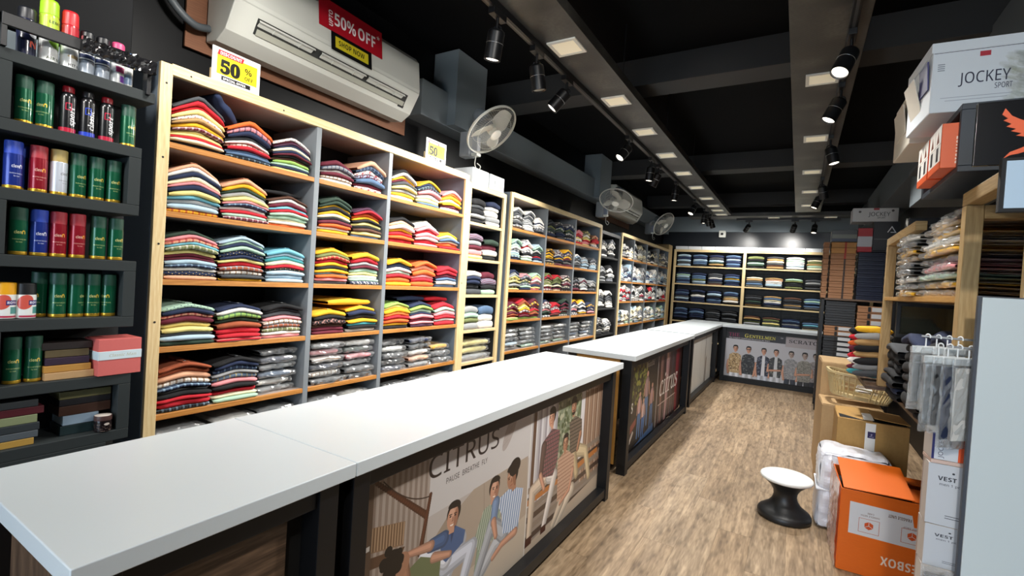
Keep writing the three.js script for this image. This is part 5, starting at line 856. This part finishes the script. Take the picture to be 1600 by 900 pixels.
// white underwear boxes stacked beside the tall white panel
{
  const vest = (dark, word) => canvasTex(256, 320, (c) => { c.fillStyle = '#bfc2c7'; c.fillRect(0, 0, 256, 320); c.fillStyle = dark; c.font = 'bold 30px sans-serif'; c.fillText(word, 36, 84, 84); c.font = '18px sans-serif'; c.fillText('men 1 pc', 42, 110); c.fillRect(70, 264, 150, 3); c.fillRect(70, 276, 120, 3); c.beginPath(); c.arc(90, 40, 5, 0, 7); c.fill(); });
  const jock = canvasTex(320, 128, (c) => { c.fillStyle = '#c9ccd2'; c.fillRect(0, 0, 320, 128); c.fillStyle = '#2b2d66'; c.fillRect(0, 0, 12, 128); c.fillStyle = '#e05a30'; c.fillRect(120, 0, 60, 128); c.fillStyle = '#5a4038'; c.beginPath(); c.arc(104, 40, 26, 0, 7); c.fill(); c.fillStyle = '#c99a80'; c.beginPath(); c.arc(106, 46, 19, 0, 7); c.fill(); c.save(); c.translate(52, 118); c.rotate(-Math.PI / 2); c.fillStyle = '#3a3c50'; c.font = '30px sans-serif'; c.fillText('JOCKEY', 0, 0, 100); c.restore(); });
  let y = 0.0005; const pale = std(0xc4bcb6, 0.5), rose = std(0xcfb4a8, 0.5);
  [[0.28, pale, null, 'white underwear box at floor level beside the tall white panel', 0], [0.18, rose, null, 'pinkish underwear box second from the floor beside the tall panel', 0.08], [0.18, pale, 'S', 'white underwear box third from the floor beside the tall panel', -0.05], [0.13, pale, vest('#2b2d36', 'VEST'), 'white VEST box, lower one of two beside the tall panel', 0.05], [0.19, pale, vest('#1f2128', 'VEST'), 'tall white VEST box, upper one of two beside the tall panel', -0.06], [0.012, rose, null, 'thin pinkish card sheet under the top underwear box', 0.16], [0.085, pale, jock, 'white and orange underwear box with a portrait, topmost beside the panel', 0.1]].forEach(([h, m, f, l, a]) => {
    const t = thing('product_box', l, 'box', [0.47, y, -2.012], a * 0.4, 'underwear boxes beside the tall panel'); part(t, 'box_body', bx(0.17, h, 0.086, 0.002), m, [0, h / 2, 0]); if (f && f !== 'S') part(t, 'front_print', plane(0.168, h - 0.002), printed(f), [0, h / 2, 0.0436]); if (h > 0.1) part(t, 'side_seam', bx(0.001, h * 0.96, 0.004, 0), std(0x8d7468, 0.6), [-0.0855, h / 2, -0.03]); y += h + 0.0005;
  });
  const o = thing('bagged_shirt', 'crumpled clear bag of dark vests leaning on the lower boxes by the panel', 'bagged shirt', [0.425, 0.515, -1.948], 0.1); part(o, 'folded_garment', bx(0.075, 0.1, 0.012, 0.005), cloth('G'), [0, 0.065, 0]); const g = bagGeo(0.1, 0.14, 0.022, 2); part(o, 'plastic_bag', g, bagFilm, [0, 0, 0.011]).rotation.set(0, -Math.PI / 2, -Math.PI / 2, 'YXZ');
  slabThing('low_stand', 'low pale topped stand at the bottom edge beside the orange carton', 'stand', std(0xd8d6cd, 0.5), 0.3, 0.37, 0, 0.5, -1.8, -2.05);
}
// dark garments and gloves on the lower right shelf
{
  const GAR = { name: 'folded_trackpants', word: 'folded trackpants', cat: 'trackpants', group: 'dark clothes on the lower right shelf', sag: 0.1, nu: 9 };
  stack({ x: 0.47, y: 0.9405, z: -2.5, turn: Math.PI }, 'n k k k n k k k k k', 0.42, 0.36, 0.34, 'near stack, lower right shelf', GAR);
  stack({ x: 0.46, y: 0.9405, z: -2.9, turn: Math.PI }, 'n k k k k k k k', 0.38, 0.36, 0.34, 'middle stack, lower right shelf', GAR);
  stack({ x: 0.44, y: 0.9405, z: -3.3, turn: Math.PI }, 'G k k k k n k', 0.3, 0.34, 0.34, 'far stack, lower right shelf', GAR);
  const roll = (w, r, seed) => { const pts = [], n = 14; for (let i = 0; i <= n; i++) { const q = i / n, e = Math.sqrt(Math.max(0.02, 1 - Math.abs(q * 2 - 1) ** 5)); pts.push([r * e * (0.85 + 0.3 * vnoise(q * 4, seed, 3)), (q - 0.5) * w]); } const g = lathe(pts, 16); const p = g.attributes.position; for (let i = 0; i < p.count; i++) { const x = p.getX(i), y = p.getY(i), z = p.getZ(i), k = 0.8 + 0.45 * vnoise(x * 40 + seed, y * 24 + z * 30, 9); p.setXYZ(i, x * k, y, z * k * 0.75); } g.rotateZ(Math.PI / 2); g.computeVertexNormals(); return g; };
  const rolls = []; for (let k = 0; k < 5; k++) rolls.push(roll(0.2, 0.0215, k * 3.1 + 1));
  [['k', 1.23, -3.98], ['r', 1.19, -3.97], ['o', 1.15, -3.98], ['R', 1.11, -3.97], ['r', 1.07, -3.98], ['w', 1.03, -3.97], ['R', 0.99, -3.98], ['q', 0.95, -3.97], ['y', 1.25, -3.83], ['g', 1.21, -3.82], ['t', 1.17, -3.83], ['k', 1.13, -3.82], ['t', 1.09, -3.83], ['k', 1.05, -3.82], ['g', 1.01, -3.83], ['G', 0.97, -3.82], ['k', 0.955, -4.13], ['G', 1.0, -4.12], ['k', 1.045, -4.13]].map(([c, y, z]) => [c, z < -4.05 ? 0.37 : z < -3.9 ? 0.33 : 0.35, y + 0.022, z]).forEach(([c, x, y, z], i) => solo('rolled_garment', `${colourName(c)} rolled garment poking over the aisle, ${ordinals[i < 8 ? i : i < 16 ? i - 8 : 18 - i]} from top ${i < 8 ? 'in the middle column' : i < 16 ? 'in the near column' : 'in the far heap'}`, 'garment', pick(rolls), cloth(c), [x + 0.08, y, z], [rr(-0.4, 0.4), rr(-0.12, 0.12), rr(-0.1, 0.1)], 'rolled garments on the lower right shelf'));
}
// cartons, basket and bundle on the floor
const kraft = std(0xffffff, 0.8, { map: woodTex('b08a50', '96713d', 29, 0.35, 256, 256, 0.6, 0.6) }), kraftPale = std(0xffffff, 0.8, { map: woodTex('b99a70', 'a5855c', 37, 0.3, 256, 256, 0.6, 0.6) });
{
  const t = carton('carton', 'brown carton with white tape and a purple label, top flaps half open', 'carton', kraft, 0.385, 0.66, 0.36, [0.475, 0.0005, -4.12], 0.0);
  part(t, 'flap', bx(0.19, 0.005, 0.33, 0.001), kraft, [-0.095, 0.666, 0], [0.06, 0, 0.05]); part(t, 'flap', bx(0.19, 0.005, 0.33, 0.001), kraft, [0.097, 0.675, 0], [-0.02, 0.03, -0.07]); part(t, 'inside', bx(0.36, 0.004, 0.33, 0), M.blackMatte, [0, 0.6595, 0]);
  part(t, 'tape', bx(0.055, 0.3, 0.001, 0), M.paper, [-0.01, 0.5, 0.1806]); part(t, 'tape', bx(0.055, 0.001, 0.17, 0), M.paper, [-0.02, 0.6725, 0.08], [0.06, 0, 0.05]);
  const lab = canvasTex(64, 64, (c) => { c.fillStyle = '#2a2358'; c.fillRect(0, 0, 64, 64); c.fillStyle = '#cfcbe0'; c.font = 'bold 26px serif'; c.fillText('P', 24, 40); c.fillRect(14, 48, 38, 3); }); part(t, 'label', plane(0.042, 0.042), printed(lab), [-0.003, 0.575, 0.1815]);
  const t2 = carton('carton', 'tall pale brown carton at the back of the floor pile', 'carton', kraftPale, 0.4, 0.93, 0.5, [0.4, 0.0005, -5.0], 0.02, { flaps: true });
  const t3 = carton('carton', 'lower pale carton under the basket beside the taped one', 'carton', kraftPale, 0.38, 0.66, 0.4, [0.39, 0.0005, -4.53], 0.03, { flaps: true });
}
{
  const t = thing('basket', 'cream plastic basket with slotted sides on a carton, tilted', 'basket', [0.44, 0.715, -4.5], 0.06); t.rotation.z = -0.12; const cr = std(0xcdb98a, 0.45);
  const ov = (a, b, n = 42) => { const o = []; for (let i = 0; i <= n; i++) { const q = i / n * 6.2832, c = Math.cos(q), s = Math.sin(q); o.push([Math.sign(c) * Math.abs(c) ** 0.5 * a, Math.sign(s) * Math.abs(s) ** 0.5 * b]); } return o; };
  const at = (y) => ov(0.175 + 0.05 * y / 0.17, 0.11 + 0.045 * y / 0.17);
  const ring = (y, r, h) => { const o = at(y), pos = [], idx = []; o.forEach(([x, z]) => { const l = Math.hypot(x, z), nx = x / l * r, nz = z / l * r; pos.push(x + nx, y - h, z + nz, x + nx, y + h, z + nz, x - nx, y + h, z - nz, x - nx, y - h, z - nz); }); for (let i = 0; i + 1 < o.length; i++) for (let k = 0; k < 4; k++) { const a = i * 4 + k, b = i * 4 + (k + 1) % 4; idx.push(a, b, a + 4, b, b + 4, a + 4); } const g = new THREE.BufferGeometry(); g.setAttribute('position', new THREE.Float32BufferAttribute(pos, 3)); g.setAttribute('uv', new THREE.Float32BufferAttribute(new Float32Array(pos.length / 3 * 2), 2)); g.setIndex(idx); const f = g.toNonIndexed(); f.computeVertexNormals(); return f; };
  part(t, 'rim', ring(0.17, 0.01, 0.008), cr); part(t, 'band', ring(0.14, 0.002, 0.012), cr); part(t, 'band', ring(0.085, 0.002, 0.006), cr); part(t, 'band', ring(0.012, 0.002, 0.012), cr);
  part(t, 'basket_floor', bx(0.29, 0.004, 0.19, 0.001), cr, [0, 0.003, 0]);
  const lo = at(0.01), hi = at(0.165); for (let i = 0; i < 42; i++) { const a = lo[i], b = hi[i]; part(t, 'slat', new THREE.CylinderGeometry(0.005, 0.005, 0.16, 6), cr, [(a[0] + b[0]) / 2, 0.085, (a[1] + b[1]) / 2]).quaternion.setFromUnitVectors(new THREE.Vector3(0, 1, 0), new THREE.Vector3(b[0] - a[0], 0.155, b[1] - a[1]).normalize()); }
  const fill = thing('bagged_shirt', 'crumpled white bags lying inside the cream basket', 'bagged shirt', [0.42, 0.762, -4.5], Math.PI); part(fill, 'folded_garment', foldGeo(0.12, 0.1, 0.03, 0.02, 0, 2, 10, 0.006), cloth('w'), [0, 0, 0]); part(fill, 'plastic_bag', bagGeo(0.15, 0.13, 0.05, 1), bagFilm);
}
{
  // white quilted plastic bundle
  const g = new THREE.BoxGeometry(0.37, 0.5, 0.28, 22, 28, 12); const p = g.attributes.position, n = g.attributes.normal;
  for (let i = 0; i < p.count; i++) { let x = p.getX(i), y = p.getY(i), z = p.getZ(i); const r = 0.05; const cx = Math.max(-0.185 + r, Math.min(0.185 - r, x)), cy = Math.max(-0.25 + r, Math.min(0.25 - r, y)), cz = Math.max(-0.14 + r, Math.min(0.14 - r, z)); const d = Math.hypot(x - cx, y - cy, z - cz) || 1, k = Math.min(1, r / d); x = cx + (x - cx) * k; y = cy + (y - cy) * k; z = cz + (z - cz) * k; const f = 0.014 * (vnoise(x * 26, y * 26 + z * 18, 77) - 0.5) + 0.02 * (vnoise(x * 9, y * 9 + z * 7, 78) - 0.5) - 0.016 * Math.exp(-((y - 0.0) ** 2) / 0.0004); p.setXYZ(i, x + n.getX(i) * f, Math.max(-0.25, y + n.getY(i) * f), z + n.getZ(i) * f); }
  const q = g.toNonIndexed(); q.computeVertexNormals();
  const t = thing('plastic_bundle', 'bulky white crinkled plastic bundle standing behind the orange carton', 'bundle', [0.36, 0.0005, -3.765], 0.02); part(t, 'wrapped_body', q, phys(0xd9dbe4, 0.35, { clearcoat: 0.6, clearcoatRoughness: 0.2 }), [0, 0.25, 0]); part(t, 'strap', bx(0.378, 0.012, 0.288, 0.004), std(0xdfe3ea, 0.5), [0, 0.25, 0]);
}
{
  // orange carton with open flap and shipping print
  const tex = canvasTex(1024, 900, (c, W, H) => {
    c.fillStyle = '#d9640f'; c.fillRect(0, 0, W, H); for (let k = 0; k < 300; k++) { c.strokeStyle = k % 2 ? 'rgba(240,150,60,0.10)' : 'rgba(150,60,5,0.10)'; c.lineWidth = 4; c.beginPath(); const x = hash2(k, 1, 9) * W, y = hash2(k, 2, 9) * H; c.moveTo(x, y); c.lineTo(x + 60, y + 12 * (hash2(k, 3, 9) - 0.5)); c.stroke(); }
    c.fillStyle = '#cfd2d8'; c.beginPath(); c.moveTo(80, 120); c.lineTo(620, 130); c.lineTo(640, 250); c.lineTo(860, 250); c.lineTo(870, 130); c.lineTo(W, 130); c.lineTo(W, 480); c.lineTo(80, 470); c.fill();
    const up = (s, x, y, f, m, col = '#5a4038') => { c.save(); c.translate(x, y); c.rotate(Math.PI); c.fillStyle = col; c.font = f; c.fillText(s, 0, 0, m); c.restore(); };
    up('FRAGILE UNIT', 620, 170, 'bold 44px sans-serif', 200); up('HANDLE WITH', 350, 236, '26px sans-serif', 180); up('CARE', 300, 206, '26px sans-serif', 80); up('DO NOT DROP', 720, 260, '26px sans-serif', 190); up('KEEP UP', 1010, 268, '26px sans-serif', 110);
    for (const x of [170, 540, 900]) { c.strokeStyle = '#b04a28'; c.lineWidth = 4; c.strokeRect(x, 280, 180, 150); c.fillStyle = '#c8501f'; c.save(); c.translate(x + 90, 350); c.beginPath(); for (let k = 0; k < 6; k++) c.lineTo(Math.cos(k * 1.047 + 0.52) * 44, Math.sin(k * 1.047 + 0.52) * 44); c.fill(); c.strokeStyle = '#cfd2d8'; c.lineWidth = 5; for (let k = 0; k < 3; k++) { c.beginPath(); c.moveTo(0, 0); c.lineTo(Math.cos(k * 2.094 + 0.52) * 44, Math.sin(k * 2.094 + 0.52) * 44); c.stroke(); } c.restore(); }
    c.save(); c.translate(900, 640); c.rotate(Math.PI); c.fillStyle = '#e6d8cf'; c.font = 'bold 130px sans-serif'; c.fillText('RUPESBOX', 0, 0, 520); c.restore();
  });
  const om = std(0xd9640f, 0.4), W = 0.5, H = 0.44, D = 0.42;
  const t = thing('carton', 'bright orange shipping carton with upside-down print and one flap raised', 'carton', [0.512, 0.0005, -3.375], 0.03);
  for (const [w, h, d, x, y, z] of [[W, H, 0.006, 0, H / 2, D / 2], [W, H, 0.006, 0, H / 2, -D / 2], [0.006, H, D, -W / 2, H / 2, 0], [0.006, H, D, W / 2, H / 2, 0], [W, 0.006, D, 0, 0.004, 0]]) part(t, 'carton_wall', bx(w, h, d, 0.002), om, [x, y, z]);
  part(t, 'front_print', plane(W - 0.004, H - 0.004), printed(tex), [0, H / 2, D / 2 + 0.004]);
  part(t, 'flap', bx(0.3, 0.005, 0.37, 0.001), om, [-0.092, H + 0.036, 0.03], [0.15, 0.0, 0.02]); part(t, 'flap', bx(0.2, 0.005, 0.19, 0.001), om, [0.15, H + 0.006, 0.105], [0.03, 0, 0]); part(t, 'flap', bx(0.24, 0.005, 0.13, 0.001), om, [0.125, H + 0.006, -0.14], [-0.03, 0, 0]);
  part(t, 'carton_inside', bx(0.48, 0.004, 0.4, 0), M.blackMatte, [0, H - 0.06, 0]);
  const fg = new THREE.PlaneGeometry(0.42, 0.46, 16, 16); const p = fg.attributes.position; for (let i = 0; i < p.count; i++) p.setZ(i, (vnoise(p.getX(i) * 60, p.getY(i) * 60, 91) - 0.5) * 0.012); const ff = fg.toNonIndexed(); ff.computeVertexNormals();
  part(t, 'bubble_wrap', ff, phys(0xf2dcd2, 0.25, { transmission: 0.55, thickness: 0, ior: 1.6, side: THREE.DoubleSide }), [-W / 2 - 0.012, 0.23, 0.0], [0, -Math.PI / 2, 0]);
}
{ const t = thing('stool', 'low round black pedestal stool with a white seat on the floor', 'stool', [0.01, 0.0035, -3.66]); part(t, 'pedestal', lathe([[0.0001, 0], [0.152, 0], [0.158, 0.006], [0.158, 0.026], [0.15, 0.04], [0.125, 0.058], [0.095, 0.082], [0.075, 0.112], [0.068, 0.142], [0.072, 0.17], [0.09, 0.2], [0.118, 0.226], [0.142, 0.246]], 48), std(0x17191b, 0.42)); part(t, 'seat', lathe([[0.139, 0.244], [0.15, 0.248], [0.155, 0.256], [0.152, 0.266], [0.142, 0.272], [0.12, 0.27], [0.06, 0.262], [0.0001, 0.26]], 48), std(0xdadcd9, 0.4)); }
// ------------------------------------------------------------------ shoe box rack at the far right
{
  const t = thing('shoe_rack', 'black metal rack packed with shoe boxes at the far right', 'rack'); const z0 = -7.42, z1 = -7.85;
  for (const x of [0.262, 0.99]) for (const z of [z0, z1]) slab(t, 'post', M.blackMetal, x, x + 0.035, 0, 1.47, z, z - 0.03, 0.002);
  for (const y of [1.47, 0.72, 0.16]) slab(t, 'rack_shelf', y > 1.4 ? M.darkWood : M.blackMetal, 0.262, 1.02, y - 0.022, y, z0, z1 - 0.02, 0.002);
  slab(t, 'side_sheet', M.blackMatte, 0.264, 0.268, 0.16, 1.45, z0 - 0.03, z1, 0);
  const tan = std(0x9b6f4e, 0.7), tan2 = std(0xb5854e, 0.7), nav = std(0x141a30, 0.35), dk = std(0x23262b, 0.5), strap = std(0x2b1d18, 0.6), redS = std(0x9c2820, 0.6), lab = std(0xb9bcc0, 0.6);
  const shoe = (label, m, x0, x1, y, h, o = {}) => { const w = x1 - x0, b = thing('shoe_box', label, 'shoe box', [(x0 + x1) / 2, y, -7.46 - 0.15 + rr(-0.012, 0.01)], rr(-0.01, 0.01), 'shoe boxes on the black rack'); part(b, 'box_body', bx(w - 0.014, h * 0.6, 0.292, 0.002), m, [0, h * 0.3, 0]); part(b, 'box_lid', bx(w - 0.004, h * 0.36, 0.306, 0.003), m, [0, h * 0.78, 0]); if (o.strap) part(b, 'strap', bx(0.02, h * 0.98, 0.002, 0), o.strap, [0.02, h / 2, 0.1542]); if (o.label) { part(b, 'size_label', bx(0.13, h * 0.62, 0.001, 0), lab, [w / 2 - 0.085, h * 0.5, 0.1538]); part(b, 'label_mark', bx(0.03, h * 0.7, 0.001, 0), M.black, [w / 2 - 0.175, h * 0.5, 0.1538]); } };
  for (let i = 0; i < 10; i++) shoe(`tan shoe box, ${ordinals[9 - i]} from the top of the brown column above the rack`, i > 7 ? tan2 : tan, 0.325, 0.6, 1.471 + i * 0.073, 0.0722, { strap: i > 6 ? redS : strap });
  for (let i = 0; i < 10; i++) shoe(`brown shoe box seen end-on, ${ordinals[9 - i]} from the top of the leftmost column above the rack`, tan, 0.245, 0.315, 1.471 + i * 0.073, 0.0722, {});
  for (let i = 0; i < 11; i++) shoe(`navy shoe box, ${ordinals[10 - i]} from the top of the navy column above the rack`, nav, 0.62, 0.9, 1.471 + i * 0.055, 0.0542, {});
  for (let i = 0; i < 5; i++) shoe(`dark grey shoe box, ${ordinals[4 - i]} from the top in the rack's upper left`, dk, 0.31, 0.64, 1.12 + i * 0.064, 0.063, {});
  for (let i = 0; i < 6; i++) shoe(`brown shoe box with grey size label, ${ordinals[5 - i]} from the top in the rack's middle left`, i > 3 ? tan : dk, 0.31, 0.62, 0.721 + i * 0.0662, 0.0655, { label: true });
  for (let i = 0; i < 8; i++) shoe(`brown shoe box, ${ordinals[7 - i]} from the top in the rack's middle column`, tan, 0.65, 0.95, 0.721 + i * 0.085, 0.084, { label: i > 3 });
  for (let i = 0; i < 7; i++) shoe(`shoe box with grey size label, ${ordinals[6 - i]} from the top in the rack's lower left`, i > 4 ? tan : dk, 0.31, 0.6, 0.161 + i * 0.076, 0.0752, { label: true });
  for (let i = 0; i < 6; i++) shoe(`brown shoe box low in the rack's middle column, ${ordinals[5 - i]} from the top`, tan, 0.63, 0.95, 0.161 + i * 0.086, 0.085, {});
  const print = (t, w, h, z, y) => part(t, 'front_print', plane(w, h), printed(z), [0, y, 0.1512]);
  { const b = thing('product_box', 'dark flat display box on top of the tan shoe boxes', 'box', [0.46, 2.202, -7.6]); part(b, 'box_body', bx(0.27, 0.15, 0.3, 0.003), std(0x2b2f33, 0.35), [0, 0.075, 0]); part(b, 'box_band', bx(0.262, 0.05, 0.002, 0), std(0x6a6f68, 0.4), [0, 0.07, 0.1505]); part(b, 'box_band', bx(0.262, 0.03, 0.002, 0), std(0x1d2a4a, 0.4), [0, 0.022, 0.1505]); }
  { const b = thing('product_box', 'red and white box with portraits beside the dark display box', 'box', [0.676, 2.078, -7.6]); part(b, 'box_body', bx(0.15, 0.3, 0.3, 0.003), std(0xa8222c, 0.45), [0, 0.15, 0]); part(b, 'white_band', bx(0.152, 0.13, 0.302, 0.001), std(0xb9bec6, 0.5), [0, 0.13, 0]); }
  { const b = thing('product_box', 'black box with a white triangle emblem on the far right pile', 'box', [0.886, 2.1, -7.6]); part(b, 'box_body', bx(0.26, 0.36, 0.3, 0.003), std(0x11131c, 0.4), [0, 0.18, 0]); const s = canvasTex(128, 128, (c) => { c.fillStyle = '#11131c'; c.fillRect(0, 0, 128, 128); c.strokeStyle = '#d5d7de'; c.lineWidth = 12; c.beginPath(); c.moveTo(18, 104); c.lineTo(64, 24); c.lineTo(110, 104); c.lineTo(52, 104); c.stroke(); }); part(b, 'emblem', plane(0.11, 0.11), printed(s), [0.05, 0.26, 0.1512]); part(b, 'line', bx(0.24, 0.003, 0.001, 0), M.plasticGray, [0, 0.14, 0.1506]); }
  slabThing('shoe_box_filler', 'black box under the emblem box on the far right pile', 'box', std(0x10121a, 0.5), 0.75, 1.0, 2.078, 2.099, -7.45, -7.75);
  { const jt = canvasTex(256, 96, (c) => { c.fillStyle = '#b9bbbd'; c.fillRect(0, 0, 256, 96); c.fillStyle = '#22252c'; c.font = '40px sans-serif'; c.fillText('JOCKEY', 92, 58, 120); c.font = '16px sans-serif'; c.fillText('SPORT', 140, 76); c.fillStyle = '#8f2a34'; c.fillRect(118, 0, 32, 14); c.beginPath(); c.fillStyle = '#444'; c.arc(40, 26, 8, 0, 7); c.arc(226, 20, 8, 0, 7); c.fill(); }); const b = thing('product_box', 'white and grey underwear carton topmost on the far right pile', 'box', [0.76, 2.46, -7.6]); part(b, 'box_body', bx(0.46, 0.17, 0.3, 0.003), std(0xb9bbbd, 0.5), [0, 0.085, 0]); print(b, 0.456, 0.166, jt, 0.085); }
}

renderer.render(scene, camera);
